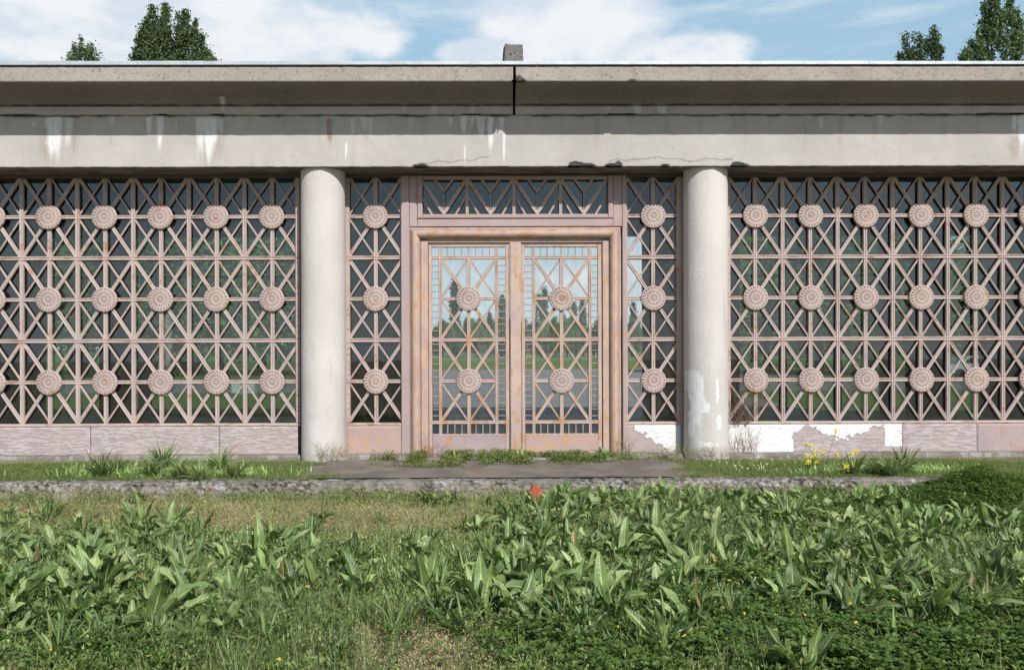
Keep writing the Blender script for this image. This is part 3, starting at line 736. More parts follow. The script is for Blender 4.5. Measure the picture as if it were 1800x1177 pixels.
# inner flat jambs and header
jx0, jx1 = rx0 + RW, rx1 - RW
hz0 = Zp(427, YG)
mb = MB()
mb.box(jx0 - .01, ax(753, YG), YG - .055, YG + .1, -.04, rzt - RW, .008)
mb.box(ax(1059, YG), jx1 + .01, YG - .055, YG + .1, -.04, rzt - RW, .008)
mb.box(ax(753.3, YG), ax(1058.7, YG), YG - .05, YG + .1, hz0, rzt - RW + .02, .008)
mb.build('door_frame', ROLLP, hall)
mb = MB(); mb.box(ax(897, YG), ax(916, YG), YG - .075, YG + .1, -.03, hz0 - .002, .012); mb.build('door_mullion', DOORP, hall)

# -- the two glazed door leaves
def leaf(pl, pr, pc, pa, pb, m_kick):
    x0, x1, xc, xa, xb = (ax(p, YG) for p in (pl, pr, pc, pa, pb))
    zt = Zp(428.5, YG); zk = Zp(762, YG); y = YG - .012
    f = MB()
    f.box(x0, x0 + .055, y, y + .07, -.03, zt, .008); f.box(x1 - .07, x1, y, y + .07, -.03, zt, .008)
    f.box(x0 + .056, x1 - .071, y + .003, y + .07, zt - .055, zt, .008)
    fo = f.build('door_leaf', DOORP, hall)
    k = MB(); k.box(x0 + .056, x1 - .071, y - .006, y + .05, -.03, zk, .006)
    for i in range(14): 
        bx_ = x0 + .1 + (x1 - x0 - .22) * i / 13
        k.add([(bx_ + .009 * math.cos(a * 1.047), y - .013, zk - .03 + .009 * math.sin(a * 1.047)) for a in range(6)] + [(bx_ + .013 * math.cos(a * 1.047), y - .005, zk - .03 + .013 * math.sin(a * 1.047)) for a in range(6)], [tuple(range(6))[::-1]] + [(a, (a + 1) % 6, 6 + (a + 1) % 6, 6 + a) for a in range(6)])
    k.build('kick_plate', m_kick, fo)
    L = MB(); z1 = zt - .056; xl, xr = x0 + .056, x1 - .071
    r0, r1 = 2.5606, 1.1867; top, mid, bot = r0 + PZ / 2, r0 - PZ / 2, r1 - PZ / 2
    for x in (xa, xc, xb): L.bar((x, zk), (x, z1 if x != xc else top), .052 if x != xc else .062, .035, y + .004)
    if True: L.bar((xc, top), (xc, z1), .016, .02, y + .02)
    for z in (top, mid, bot): L.bar((xl, z), (xr, z), .058, .035, y + .008)
    for z in (r0, r1): L.bar((xa, z), (xb, z), .055, .035, y + .012)
    hx = (xb - xa) / 2; 
    for r in (r0, r1):
        for s1 in (-1, 1):
            ex = xb if s1 > 0 else xa
            for s2 in (-1, 1):
                L.bar((xc, r), (ex, r + s2 * PZ / 2), .056, .03, y + (.015 if s1 * s2 > 0 else .018))
                L.bar((ex, r), (xc, r + s2 * PZ / 2), .030, .02, y + (.024 if s1 * s2 > 0 else .027))
    S = MB()
    for a, b in ((xl, xa - .02), (xb + .02, xr)):                 # ladder rungs at either side
        z = bot + .11
        while z < top - .05:
            if abs(z - mid) > .04 and abs(z - top) > .04: S.tube([(a, y + .03, z), ((a + b) / 2, y + .03, z - random.choice((0, 0, 0, .006, .012))), (b, y + .03, z)], .0075, 5)
            z += .109
    for x0_, x1_ in ((xa, xc), (xc, xb)):
        for i in range(1, 4):
            x = x0_ + (x1_ - x0_) * i / 4
            S.tube([(x, y + .03, top), (x, y + .03, z1)], .007, 5); S.bar((x, zk), (x, bot), .018, .02, y + .02)
    k0 = len(L.f); L.add(S.v, S.f, S.uv); lo = L.build('lattice', DOORP, fo); lo.data.materials.append(LATTICE)
    for pi in range(k0, len(L.f)): lo.data.polygons[pi].material_index = 1
    for r in (r0, r1):
        o = bpy.data.objects.new('medallion', MED); COL.objects.link(o); o.parent = fo; o.location = (xc, y - .008, r)
    pane(xl, xr, zk, z1, GLASS_D, fo, y + .07)
    return fo
d1 = leaf(753.6, 896, 824, 774, 873, MAUVE); d1['label'] = 'left glazed door leaf with mauve kick plate'
d2 = leaf(917, 1058.4, 987, 938, 1037, PANEL_OR); d2['label'] = 'right glazed door leaf with ochre stained kick plate'
mb = MB(); mb.box(ax(1077, YG - .07), ax(1088, YG - .07), YG - .064, YG - .058, Zp(357.5, YG), Zp(356, YG)); mb.build('wire_hook', WHITEM, hall)

# -- sill under everything
def sill_attr(X, Y, Z): return {'white': .35 * (fbm(X * 6, Y * 6, 3) > .6), 'brown': X * 0, 'grime_shade': .5 * fbm(X * 3, Z * 9, 3)}
sweep('sill', [(.8, -.012), (.42, -.012), (.40, -.03), (.395, -.10)], XL, XR, CONC_OLD, hall, lambda X, Y, Z: (Y + (fbm(X * 6, Z * 6, 4) - .5) * .03 * (Y < .5), Z + (fbm(X * 5, Y * 5, 3) - .5) * .01), sill_attr, dx=.03, ds=.02)
# door step
mb = MB(); mb.box(ax(700, .2), ax(1110, .2), .12, .39, -.12, -.035, .01); mb.build('door_step', CONC_OLD, hall)

# -- interior and far side of the hall
YB = 8.6
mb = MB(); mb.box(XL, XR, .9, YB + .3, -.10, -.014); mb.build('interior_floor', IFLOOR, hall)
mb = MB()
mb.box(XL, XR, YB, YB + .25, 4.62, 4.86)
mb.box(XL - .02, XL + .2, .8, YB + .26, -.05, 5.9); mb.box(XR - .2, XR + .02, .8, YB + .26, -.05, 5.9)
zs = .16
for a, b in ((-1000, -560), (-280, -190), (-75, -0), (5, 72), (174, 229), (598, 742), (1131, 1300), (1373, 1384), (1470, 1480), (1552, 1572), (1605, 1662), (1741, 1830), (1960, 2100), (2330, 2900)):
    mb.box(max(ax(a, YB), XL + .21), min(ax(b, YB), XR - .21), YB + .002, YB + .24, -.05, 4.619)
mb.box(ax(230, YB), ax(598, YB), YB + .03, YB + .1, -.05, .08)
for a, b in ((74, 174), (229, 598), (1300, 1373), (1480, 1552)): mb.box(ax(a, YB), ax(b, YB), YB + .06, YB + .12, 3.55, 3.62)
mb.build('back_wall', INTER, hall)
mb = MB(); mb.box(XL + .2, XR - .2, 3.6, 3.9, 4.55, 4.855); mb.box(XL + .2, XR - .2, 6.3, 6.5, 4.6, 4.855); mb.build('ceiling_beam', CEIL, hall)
# partition closing the bay left of the doors
mb = MB(); mb.box(ax(618, 3.0), ax(722, 3.0), 3.0, 3.1, -.02, 4.6); mb.build('partition', INTER, hall)
mb = MB()
for a, b, y in ((243, 262, 4.5), (1596, 1602, 5.0)): mb.box(ax(a, y), ax(b, y), y, y + .15, -.013, 1.85 if a < 300 else 2.2)
mb.build('interior_post', IPOST, hall)
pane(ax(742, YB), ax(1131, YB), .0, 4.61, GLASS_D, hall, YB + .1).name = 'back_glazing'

# ------------------------------------------------------------------ GROUND
ZT0 = -.085      # terrace level
ZG = -.33        # level of the weedy ground in front and of the park behind
KY = -2.02
def gz(X, Y): return ZG + (fbm(X * .5 + 40, Y * .5 + 40, 3) - .5) * .14 * sstep(-2.3, -3.5, Y) + .02 * (fbm(X * 4 + 9, Y * 4 + 9, 3) - .5)
xs = np.concatenate([np.linspace(-600, -16, 12), np.linspace(-15, 15, 240), np.linspace(16, 600, 12)])
ys = np.concatenate([np.linspace(-120, -13, 10), np.linspace(-12.5, -2.0, 100)])
X, Y = np.meshgrid(xs, ys); Z = np.where(np.abs(X) < 15.2, gz(X, Y), ZG)
g = link('weedy_ground', npmesh('weedy_ground', np.stack([X, Y, Z], -1).reshape(-1, 3), gridfaces(len(ys), len(xs)), smooth=True), SOIL); tag(g, kind='structure')
X, Y = np.meshgrid(np.concatenate([np.linspace(-900, -13, 8), np.linspace(-12.7, 12.7, 12), np.linspace(13, 900, 8)]), np.array([8.95, 12, 20, 40, 80, 160, 400, 900, 1600]))
g = link('lawn', npmesh('lawn', np.stack([X, Y, np.full_like(X, ZG)], -1).reshape(-1, 3), gridfaces(9, 28)), LAWN); tag(g, kind='structure')
mb = MB()
for a, b in ((-600, -12.75), (12.75, 600)): mb.add([(a, -2.0, ZG), (b, -2.0, ZG), (b, 8.95, ZG), (a, 8.95, ZG)], [(0, 1, 2, 3)])
tag(mb.build('lawn', LAWN), kind='structure')
mb = MB(); mb.box(-4.5, 10, 10.0, 27, ZG - .01, ZG + .012); mb.box(-90, 90, 27.001, 45, ZG - .01, ZG + .012); mb.box(-9, 22, 45.001, 67, ZG - .01, ZG + .012)
tag(mb.build('car_park', ASPH), kind='structure')

# terrace strip in front of the hall
X, Y = np.meshgrid(np.linspace(XL - .1, XR + .1, 420), np.linspace(KY + .2, .42, 50))
Z = ZT0 + (fbm(X * 1.2 + 20, Y * 2 + 20, 4) - .5) * .05
g = link('terrace_soil', npmesh('terrace_soil', np.stack([X, Y, Z], -1).reshape(-1, 3), gridfaces(50, 420), smooth=True), SOIL); tag(g, kind='structure')
# worn pad in front of the doors
pxl, pxr = ax(572, -1.2, 830), ax(1205, -1.2, 830)
X, Y = np.meshgrid(np.linspace(pxl - .9, pxr + .9, 320), np.linspace(KY + .19, .02, 60))
Z = ZT0 + .030 + (fbm(X * 2.2 + 3, Y * 3 + 3, 4) - .5) * .02 - .05 * sstep(-.12, .3, np.maximum(pxl - X, X - pxr) + 1.3 * (fbm(X * 1.6, Y * 3 + 7, 4) - .5) - .25 * (Y + 1.2) * .6)
g = link('worn_pad', npmesh('worn_pad', np.stack([X, Y, Z], -1).reshape(-1, 3), gridfaces(60, 320), smooth=True), PAD); tag(g, kind='structure')
# kerb
def kd(X, Y, Z):
    n_ = fbm(X * 7, Z * 14 + Y * 9, 4) - .5
    b = fbm(X * 1.4 + 5, X * 0, 3)
    return Y + n_ * .05 - .02 * (b - .5), Z + n_ * .03 * (Z > ZG + .05) + .02 * (b - .5)
def ka(X, Y, Z):
    top = (Z > ZT0 - .05).astype(float)
    n_ = fbm(X * 26, Z * 34 + Y * 30, 2)
    return {'white': np.clip((n_ > .67) * .5 * (fbm(X * 2, Y * 2, 2) > .42) * (Z > ZG + .12), 0, 1), 'brown': .35 * (fbm(X * 1.5, X * 0, 3)) * (1 - top), 'grime_shade': np.clip(sstep(.52, .34, n_) * 1.1 * fbm(X * 3, Z * 5, 2) + .30 * top * fbm(X * 2 + 5, Y * 3, 3) * 1.4 + .9 * (np.abs(((X + 40.3) / 1.02) % 1 - .5) < .008), 0, 1)}
kb = sweep('kerb', [(KY + .24, ZT0 - .02), (KY + .22, ZT0 + .012), (KY + .05, ZT0 + .005), (KY + .01, ZT0 - .02), (KY, ZT0 - .08), (KY - .01, ZG - .03)], XL - .1, XR + .1, CONC_OLD, None, kd, ka, dx=.02, ds=.018)
tag(kb, kind='structure')

# ------------------------------------------------------------------ LEAVES AND WEEDS
def leafstrip(L, W, bend, fold, wav, n=9, shape='dock', twist=0.0, ph=0.0, lean=.3):
    """one leaf: 5 verts across; grows along +X, rising; returns V, F, UV"""
    t = np.linspace(0, 1, n + 1)
    if shape == 'dock': wp = np.sin(np.pi * np.clip(t, 0, 1) ** .85) ** .6; wp = np.where(t < .17, .10, wp); wp[-1] = 0.10
    elif shape == 'strap': wp = np.minimum(1, .30 + t * 2.4) * (1 - t ** 3.0); wp[-1] = .01
    else: wp = np.sin(np.pi * t ** .8) ** .9 + .02
    ang = lean - bend * t ** 1.3
    ds = L / n; x = np.concatenate([[0], np.cumsum(np.cos(ang[:-1]) * ds)]); z = np.concatenate([[0], np.cumsum(np.sin(ang[:-1]) * ds)])
    V = []; UV = []
    for i in range(n + 1):
        for j, u in enumerate((-1, -.5, 0, .5, 1)):
            hw = W * wp[i] / 2
            up = fold * abs(u) * hw + wav * W * math.sin(t[i] * 19 + ph + (2 if u > 0 else 0)) * abs(u) ** 2 * wp[i]
            ty = u * hw; tw = twist * t[i]
            yy = ty * math.cos(tw) - up * math.sin(tw); uu = ty * math.sin(tw) + up * math.cos(tw)
            V.append((x[i] - math.sin(ang[i]) * uu, yy, z[i] + math.cos(ang[i]) * uu)); UV.append((u, t[i]))
    return np.array(V), gridfaces(n + 1, 5), np.array(UV)
def rosette(name, nl, Lr, Wr, leanr, bendr, shape, m, fold=.5, wav=.05, seg=9):
    Vs = []; Fs = []; Us = []; o = 0
    for i in range(nl):
        L = random.uniform(*Lr); W = random.uniform(*Wr) * (L / Lr[1]) ** .5
        V, Fc, U = leafstrip(L, W, random.uniform(*bendr), fold * random.uniform(.4, 1.3), wav * random.uniform(.3, 1.5), seg, shape, random.uniform(-.9, .9), random.uniform(0, 6), random.uniform(*leanr))
        a = i * 2.4 + random.uniform(-.5, .5); c, s = math.cos(a), math.sin(a); rr = random.uniform(0, .03)
        V = np.stack([V[:, 0] * c - V[:, 1] * s + rr * c, V[:, 0] * s + V[:, 1] * c + rr * s, V[:, 2]], -1)
        Vs.append(V); Fs.append(Fc + o); Us.append(U); o += len(V)
    me = npmesh(name, np.concatenate(Vs), np.concatenate(Fs), np.concatenate(Us), smooth=True); me.materials.append(m); return me
DOCKS = [rosette('dock_plant', random.randint(15, 24), (.16, .40), (.055, .118), (.5, 1.52), (.1, 2.1), 'dock', DOCKM, .45, .17, 14) for _ in range(10)]
TUFTS = [rosette('leafy_tuft', 75, (.20, .46), (.014, .030), (.7, 1.5), (.3, 1.7), 'strap', GRASSM, .6, .02, 8) for _ in range(4)]
PLANTS = [rosette('plantain_plant', random.randint(26, 40), (.13, .34), (.016, .036), (.5, 1.52), (.1, 1.2), 'strap', PLANTM, .6, .02, 8) for _ in range(7)]

def place(me, name, x, y, z, s, label, cat, group, rot=None, tilt=.15):
    o = bpy.data.objects.new(name, me); COL.objects.link(o); o.location = (x, y, z)
    o.rotation_euler = (random.uniform(-tilt, tilt), random.uniform(-tilt, tilt), random.uniform(0, 6.28) if rot is None else rot)
    o.scale = (s, s, s * random.uniform(.85, 1.15)); tag(o, label, cat, group); return o

# where things grow, written over photo coordinates of the ground (x, y) and turned into places
def to_px(X, Y, Z=ZG):
    D = Y + 14; dx = X * math.cos(PSI) - D * math.sin(PSI); d = X * math.sin(PSI) + D * math.cos(PSI)
    return 900 + F * dx / d, HOR + F * (1.75 - Z) / d
def G(px, py, cx, cy, rx, ry): return np.exp(-((px - cx) / rx) ** 2 - ((py - cy) / ry) ** 2)
def dens_dock(X, Y):
    px, py = to_px(X, Y)
    d = 1.25 * G(px, py, 1450, 975, 340, 115) + 1.1 * G(px, py, 1130, 990, 200, 112) + .45 * G(px, py, 1000, 1060, 140, 60) + .8 * G(px, py, 230, 1055, 250, 70) + .7 * G(px, py, 520, 1035, 120, 35) + .6 * G(px, py, 0, 980, 90, 60) + .5 * G(px, py, 290, 960, 100, 40)
    d += .7 * G(px, py, 1720, 1000, 160, 120) + .25 * G(px, py, 820, 880, 60, 16) + .4 * G(px, py, 1300, 900, 160, 40)
    d *= 1 - .95 * G(px, py, 760, 1140, 190, 55); d += .6 * G(px, py, 60, 1080, 120, 60) + .35 * G(px, py, 450, 1000, 200, 40); d *= 1 - .35 * G(px, py, 1400, 1140, 500, 45); d *= 1 - .9 * G(px, py, 1690, 860, 160, 40)
    return d
def dens_plant(X, Y):
    px, py = to_px(X, Y)
    return .8 * G(px, py, 640, 1010, 140, 40) + .9 * G(px, py, 900, 1040, 170, 60) + .5 * G(px, py, 510, 980, 60, 25) + .5 * G(px, py, 180, 1150, 120, 30) + .5 * G(px, py, 1080, 1130, 120, 40) + .5 * G(px, py, 950, 930, 60, 25) + .5 * G(px, py, 1650, 1100, 180, 55) + .5 * G(px, py, 350, 1080, 300, 60) + .5 * G(px, py, 1200, 1110, 140, 40) + .45 * G(px, py, 1420, 1120, 150, 45) + .3 * G(px, py, 330, 960, 250, 30)
def dens_dry(X, Y):
    px, py = to_px(X, Y)
    return np.clip(2.6 * G(px, py, 760, 1145, 150, 48) + .85 * G(px, py, 570, 1045, 90, 25) + 1.3 * G(px, py, 600, 912, 440, 34) + .8 * G(px, py, 150, 895, 260, 26) + .3 * G(px, py, 80, 1120, 120, 50), 0, 1)
def dens_clover(X, Y):
    px, py = to_px(X, Y)
    return (.10 + .90 * sstep(.44, .58, fbm(X * 2.3 + 11, Y * 2.3, 3))) * (np.clip(1.0 * G(px, py, 1500, 1130, 400, 75) + .8 * G(px, py, 1680, 870, 170, 45) + .3 * G(px, py, 200, 1120, 250, 60) + .12 * G(px, py, 1250, 1000, 500, 100), 0, 1) * sstep(1010, 1090, py - 60 * G(px, py, 1700, 1080, 200, 100)) + np.clip(.8 * G(px, py, 1680, 870, 170, 45), 0, 1) * (py < 1010))

ZONES = [('left foreground', 600), ('centre foreground', 1150), ('right foreground', 4000)]
def zone(px, py): return ('left' if px < 600 else 'centre' if px < 1150 else 'right'), ('near the kerb' if py < 960 else 'close to the photo bottom edge' if py > 1080 else 'midway between kerb and photo bottom')
def scatter(n, dens, meshes, name, desc, cat, srange, tries=60000, mind=.13):
    pts = []; k = 0
    while len(pts) < n and k < tries:
        k += 1; Y = random.uniform(-9.3, -2.35); hw = (Y + 14) * .62 + .6; X = random.uniform(-hw, hw)
        if random.random() > dens(X, Y): continue
        if any((X - a) ** 2 + (Y - b) ** 2 < mind ** 2 for a, b in pts): continue
        pts.append((X, Y)); px, py = to_px(X, Y); z1, z2 = zone(px, py)
        s = random.uniform(*srange) * (1 + .25 * min(1, max(0, (py - 1000) / 150)))
        place(random.choice(meshes), name, X, Y, float(gz(np.float64(X), np.float64(Y))) - .01, s, f'{desc} on the {z1} side, {z2}', cat, f'{cat}s on the {z1} side, {z2}')
def thicket(n, dens, meshes, name, m, label, cat, srange):
    Vs, Fs, Us, o = [], [], [], 0; k = 0; data = []
    for me in meshes:
        v = np.zeros(len(me.vertices) * 3, np.float32); me.vertices.foreach_get('co', v)
        f = np.zeros(len(me.loops), np.int32); me.loops.foreach_get('vertex_index', f)
        u = np.zeros(len(me.loops) * 2, np.float32); me.uv_layers[0].data.foreach_get('uv', u); U = np.zeros((len(v) // 3, 2), np.float32); U[f] = u.reshape(-1, 2)
        data.append((v.reshape(-1, 3), f.reshape(-1, 4), U))
    while k < n:
        Y = random.uniform(-9.3, -2.3); hw = (Y + 14) * .62 + .6; X = random.uniform(-7.5, 7.5)
        if abs(X) > hw or random.random() > dens(X, Y): continue
        v, f, U = random.choice(data); a = random.uniform(0, 6.28); s = random.uniform(*srange); c, q = math.cos(a) * s, math.sin(a) * s
        V = np.stack([v[:, 0] * c - v[:, 1] * q + X, v[:, 0] * q + v[:, 1] * c + Y, v[:, 2] * s + float(gz(np.float64(X), np.float64(Y))) - .01], -1)
        Vs.append(V); Fs.append(f + o); Us.append(U); o += len(V); k += 1
    me = npmesh(name, np.concatenate(Vs), np.concatenate(Fs), np.concatenate(Us), smooth=True)
    tag(link(name, me, m), label, cat, None, 'stuff')
thicket(700, lambda X, Y: min(1, dens_dock(X, Y)), DOCKS, 'dock_thicket', DOCKM, 'dense thicket of smaller dock leaves filling the weeds', 'weeds', (.45, .85))
thicket(230, lambda X, Y: min(1, dens_plant(X, Y) + .3 * dens_dock(X, Y)), PLANTS, 'plantain_thicket', PLANTM, 'dense narrow plantain leaves between the larger rosettes', 'weeds', (.5, .95))
scatter(290, dens_dock, DOCKS, 'dock_plant', 'broad-leaved dock rosette in the weeds', 'dock plant', (.7, 1.2))
scatter(200, dens_plant, PLANTS, 'plantain_plant', 'narrow-leaved plantain rosette in the weeds', 'plantain', (.6, 1.1), mind=.12)

# mass ground cover: many small leaves in one mesh each
def cover(name, n, dens, m, L, W, lean, hmax, label, cat, zf=gz, area=None, shape='leaf', trefoil=False, power=1.0):
    xs_, ys_, got = [], [], 0
    for _ in range(40):
        N = max(n, 4000)
        if area: X = rng.uniform(area[0], area[1], N); Y = rng.uniform(area[2], area[3], N)
        else:
            Y = -9.4 + 7.35 * rng.random(N); hw = (Y + 14) * .62 + .5; X = (rng.random(N) * 2 - 1) * hw; keep = rng.random(N) < hw / 7.6; X, Y = X[keep], Y[keep]
        keep = rng.random(len(X)) < dens(X, Y); xs_.append(X[keep]); ys_.append(Y[keep]); got += int(keep.sum())
        if got >= n: break
    X = np.concatenate(xs_)[:n]; Y = np.concatenate(ys_)[:n]; N = len(X)
    Z = zf(X, Y) + rng.random(N) ** 1.6 * hmax * (.5 + fbm(X * 2.5 + 8, Y * 2.5 + 8, 3))
    if trefoil:
        X = np.repeat(X, 3); Y = np.repeat(Y, 3); Z = np.repeat(Z, 3); a0 = np.repeat(rng.random(N) * 6.28, 3) + np.tile([0, 2.09, 4.19], N); N *= 3
    else: a0 = rng.random(N) * 6.28
    l = rng.uniform(*L, N); wd = rng.uniform(*W, N); ln = rng.uniform(*lean, N)
    ca, sa = np.cos(a0), np.sin(a0)
    if shape == 'blade':    # 3 segments bent blade, triangle strip as quads
        bend = rng.uniform(.1, .9, N); pts = []
        r = np.zeros(N); h = np.zeros(N); wprev = wd
        cur = ln.copy(); lev = [(r.copy(), h.copy(), wd)]
        for k in range(3):
            r = r + np.cos(cur) * l / 3; h = h + np.sin(cur) * l / 3; cur = cur - bend * .6; lev.append((r.copy(), h.copy(), wd * (1, .8, .5, .06)[k + 1]))
        V = np.zeros((N, 8, 3)); 
        px_, py_ = -sa, ca
        for k, (rr, hh, ww) in enumerate(lev):
            for s_, j in ((-.5, 0), (.5, 1)):
                V[:, k * 2 + j, 0] = X + ca * rr + px_ * ww * s_; V[:, k * 2 + j, 1] = Y + sa * rr + py_ * ww * s_; V[:, k * 2 + j, 2] = Z * 0 + zf(X, Y) - .005 + hh if hmax == 0 else Z + hh
        base_ = (np.arange(N) * 8)[:, None]
        Fq = np.concatenate([base_ + np.array([[2 * k, 2 * k + 1, 2 * k + 3, 2 * k + 2]]) for k in range(3)], 0)
        me = npmesh(name, V.reshape(-1, 3), Fq)
    else:
        V = np.zeros((N, 4, 3)); cl, sl = np.cos(ln), np.sin(ln); roll_ = rng.uniform(-.5, .5, N)
        for k, (t, s_) in enumerate(((0, 0), (.55, -.5), (1, 0), (.55, .5))):
            V[:, k, 0] = X + ca * cl * l * t - sa * wd * s_; V[:, k, 1] = Y + sa * cl * l * t + ca * wd * s_
            V[:, k, 2] = Z + sl * l * t + abs(s_) * wd * (.25) + roll_ * s_ * wd
        me = npmesh(name, V.reshape(-1, 3), np.arange(N * 4).reshape(-1, 4))
    o = link(name, me, m); tag(o, label, cat, None, 'stuff'); return o
one = lambda X, Y: np.ones_like(X)
cover('low_weeds', 210000, lambda X, Y: np.clip(.55 + .5 * fbm(X * 1.5 + 3, Y * 1.5 + 3, 3) - .95 * dens_dry(X, Y), .03, 1), WEEDM, (.014, .040), (.007, .018), (-.1, 1.1), .07, 'low yellow-green weeds covering the foreground', 'weeds', power=.8)
cover('clover', 46000, dens_clover, CLOVM, (.024, .044), (.022, .038), (-.1, .6), .19, 'dark green clover mat in the right foreground', 'clover', trefoil=True)
cover('dry_grass', 150000, lambda X, Y: np.clip(.04 + dens_dry(X, Y), 0, 1), DRYM, (.03, .08), (.0025, .005), (-.1, .9), .012, 'straw coloured dry grass in bare patches', 'grass', shape='blade')
cover('dry_herbs', 105000, lambda X, Y: np.clip(dens_dry(X, Y) * (.3 + fbm(X * 4, Y * 4 + 60, 3)), 0, 1), DRYM, (.012, .032), (.003, .008), (-.1, 1.3), .09, 'pale yellowish seeding herbs over the drier ground', 'weeds')
def lush(X, Y):
    return np.clip(.9 * dens_dock(X, Y) + .9 * dens_plant(X, Y) + .5 * dens_clover(X, Y) + .35 * (fbm(X * 3 + 30, Y * 3, 3) > .48), 0, 1) * (1 - .95 * dens_dry(X, Y))
cover('leafy_weeds', 52000, lush, PLANTM, (.06, .20), (.010, .026), (.3, 1.5), .0, 'tangled strap-leaved weeds filling the foreground', 'weeds', shape='blade')
cover('broad_weeds', 26000, lambda X, Y: lush(X, Y) * (fbm(X * 2 + 50, Y * 2, 3) > .42), DOCKM, (.05, .11), (.022, .045), (.2, 1.2), .0, 'small broad-leaved weeds between the docks', 'weeds', shape='blade')
cover('tiny_herbs', 90000, lambda X, Y: (1 - .8 * dens_dry(X, Y)) * np.clip((fbm(X * 2.2 + 70, Y * 2.2 + 9, 4) - .40) * 5, .04, 1), WEEDM, (.02, .05), (.008, .02), (.2, 1.4), .14, 'mixed small herbs in low clumps', 'weeds', power=.85)
def mound(X, Y):
    px, py = to_px(X, Y); return .42 * G(px, py, 1720, 885, 120, 34) * (.25 + 1.1 * fbm(X * 3.5 + 2, Y * 3.5, 3))
cover('clover_mound', 26000, lambda X, Y: np.clip(1.6 * G(*to_px(X, Y), 1700, 885, 130, 36), 0, 1), CLOVM, (.018, .032), (.016, .028), (-.2, .7), .10, 'mound of dark small-leaved weeds at the right end of the kerb', 'weeds', zf=lambda X, Y: gz(X, Y) + mound(X, Y) * (.55 + .45 * rng.random(len(X))), area=(3.5, 9, -4, -2.0), trefoil=True)
def dens_tall(X, Y):
    px, py = to_px(X, Y)
    return np.clip(1.2 * G(px, py, 480, 1120, 150, 60) + .5 * G(px, py, 1230, 930, 110, 60) + .5 * G(px, py, 1680, 1050, 120, 60) + .5 * G(px, py, 1300, 1170, 120, 25) + .3 * G(px, py, 510, 985, 50, 20) + .05, 0, 1) * (.25 + (fbm(X * 3, Y * 3, 3) > .48)) * (1 - .85 * G(px, py, 760, 1150, 150, 60))
cover('tall_grass', 70000, dens_tall, GRASSM, (.10, .32), (.003, .008), (.5, 1.5), .0, 'long thin grass blades among the foreground weeds', 'grass', shape='blade')
cover('dead_stalks', 1500, lambda X, Y: np.clip(.3 + dens_dock(X, Y) * .7, 0, 1), DRYM, (.16, .40), (.002, .004), (1.0, 1.55), .0, 'thin dead stalks standing among the weeds', 'dead stalks', shape='blade')
# turf on the terrace
def tz(X, Y): return ZT0 + (fbm(X * 1.2 + 20, Y * 2 + 20, 4) - .5) * .05
def pad_in(X, Y): return sstep(.12, -.25, np.maximum(pxl - X, X - pxr) + 1.3 * (fbm(X * 1.6, Y * 3 + 7, 4) - .5) - .25 * (Y + 1.2) * .6)
def dens_turf(X, Y):
    return np.clip(1 - pad_in(X, Y) * 1.05, 0, 1) * sstep(.30, -.25, Y) * np.clip(fbm(X * 2, Y * 3, 3) * 2 - .1, 0, 1)
cover('turf', 150000, dens_turf, TURFM, (.03, .075), (.003, .006), (.6, 1.5), .0, 'short mown green turf between kerb and hall', 'grass', zf=tz, area=(-9.8, 9.8, KY + .18, .36), shape='blade')
cover('turf_weeds', 30000, lambda X, Y: dens_turf(X, Y) * .5, WEEDM, (.012, .035), (.006, .015), (0, .9), .03, 'small weeds in the terrace turf', 'weeds', zf=tz, area=(-9.8, 9.8, KY + .18, .36))
cover('terrace_straw', 24000, lambda X, Y: np.clip(np.exp(-((np.minimum(np.abs(X - pxl), np.abs(X - pxr))) / .45) ** 2) + .6 * sstep(.1, .35, Y) * (fbm(X * 3, Y * 2, 3) > .5) + .10, 0, 1), DRYM, (.03, .07), (.0025, .005), (-.1, .7), .01, 'dry straw where turf meets the worn pad', 'grass', zf=tz, area=(-9, 9, KY + .2, .38), shape='blade')
def dens_clump(X, Y):
    px, py = to_px(X, Y, ZT0)
    return np.clip(1.0 * G(px, py, 290, 836, 130, 10) + .9 * G(px, py, 1520, 836, 110, 10), 0, 1) * sstep(.35, .55, fbm(X * 3, Y * 4, 3))
cover('terrace_leafy_weeds', 6000, dens_clump, PLANTM, (.07, .20), (.010, .024), (.2, 1.4), .0, 'tangled leafy weeds around the tufts on the terrace', 'weeds', zf=tz, area=(-7.5, 7.5, -1.6, -.3), shape='blade')
def dens_doorweed(X, Y):
    px, py = to_px(X, Y, ZT0)
    return np.clip(1.1 * G(px, py, 765, 806, 70, 13) + .8 * G(px, py, 925, 808, 70, 8) + .8 * G(px, py, 1030, 806, 60, 8) + .7 * G(px, py, 1130, 802, 60, 6), 0, 1) * sstep(.40, .62, fbm(X * 3.5, Y * 4, 3))
cover('doorstep_weeds', 22000, dens_doorweed, WEEDM, (.02, .055), (.010, .022), (0, 1.2), .15, 'leafy green weeds growing along the doorstep', 'weeds', zf=tz, area=(-2.2, 3.2, -.9, .34))
cover('doorstep_grass', 9000, dens_doorweed, GRASSM, (.05, .16), (.003, .007), (.4, 1.4), .0, 'thin grass growing along the doorstep', 'grass', zf=tz, area=(-2.2, 3.2, -.9, .34), shape='blade')
def dens_rim(X, Y): return np.clip((fbm(X * 2.5, X * 0 + 2, 3) - .34) * 4, 0, 1)
cover('kerb_weeds', 16000, dens_rim, WEEDM, (.02, .05), (.008, .018), (0, 1.2), .16, 'weeds growing against the kerb foot', 'weeds', area=(-8.5, 8.5, KY - .35, KY - .02))
cover('kerb_grass', 5000, dens_rim, GRASSM, (.05, .16), (.003, .007), (.6, 1.5), .0, 'grass blades growing against the kerb foot', 'grass', area=(-8.5, 8.5, KY - .35, KY - .02), shape='blade')
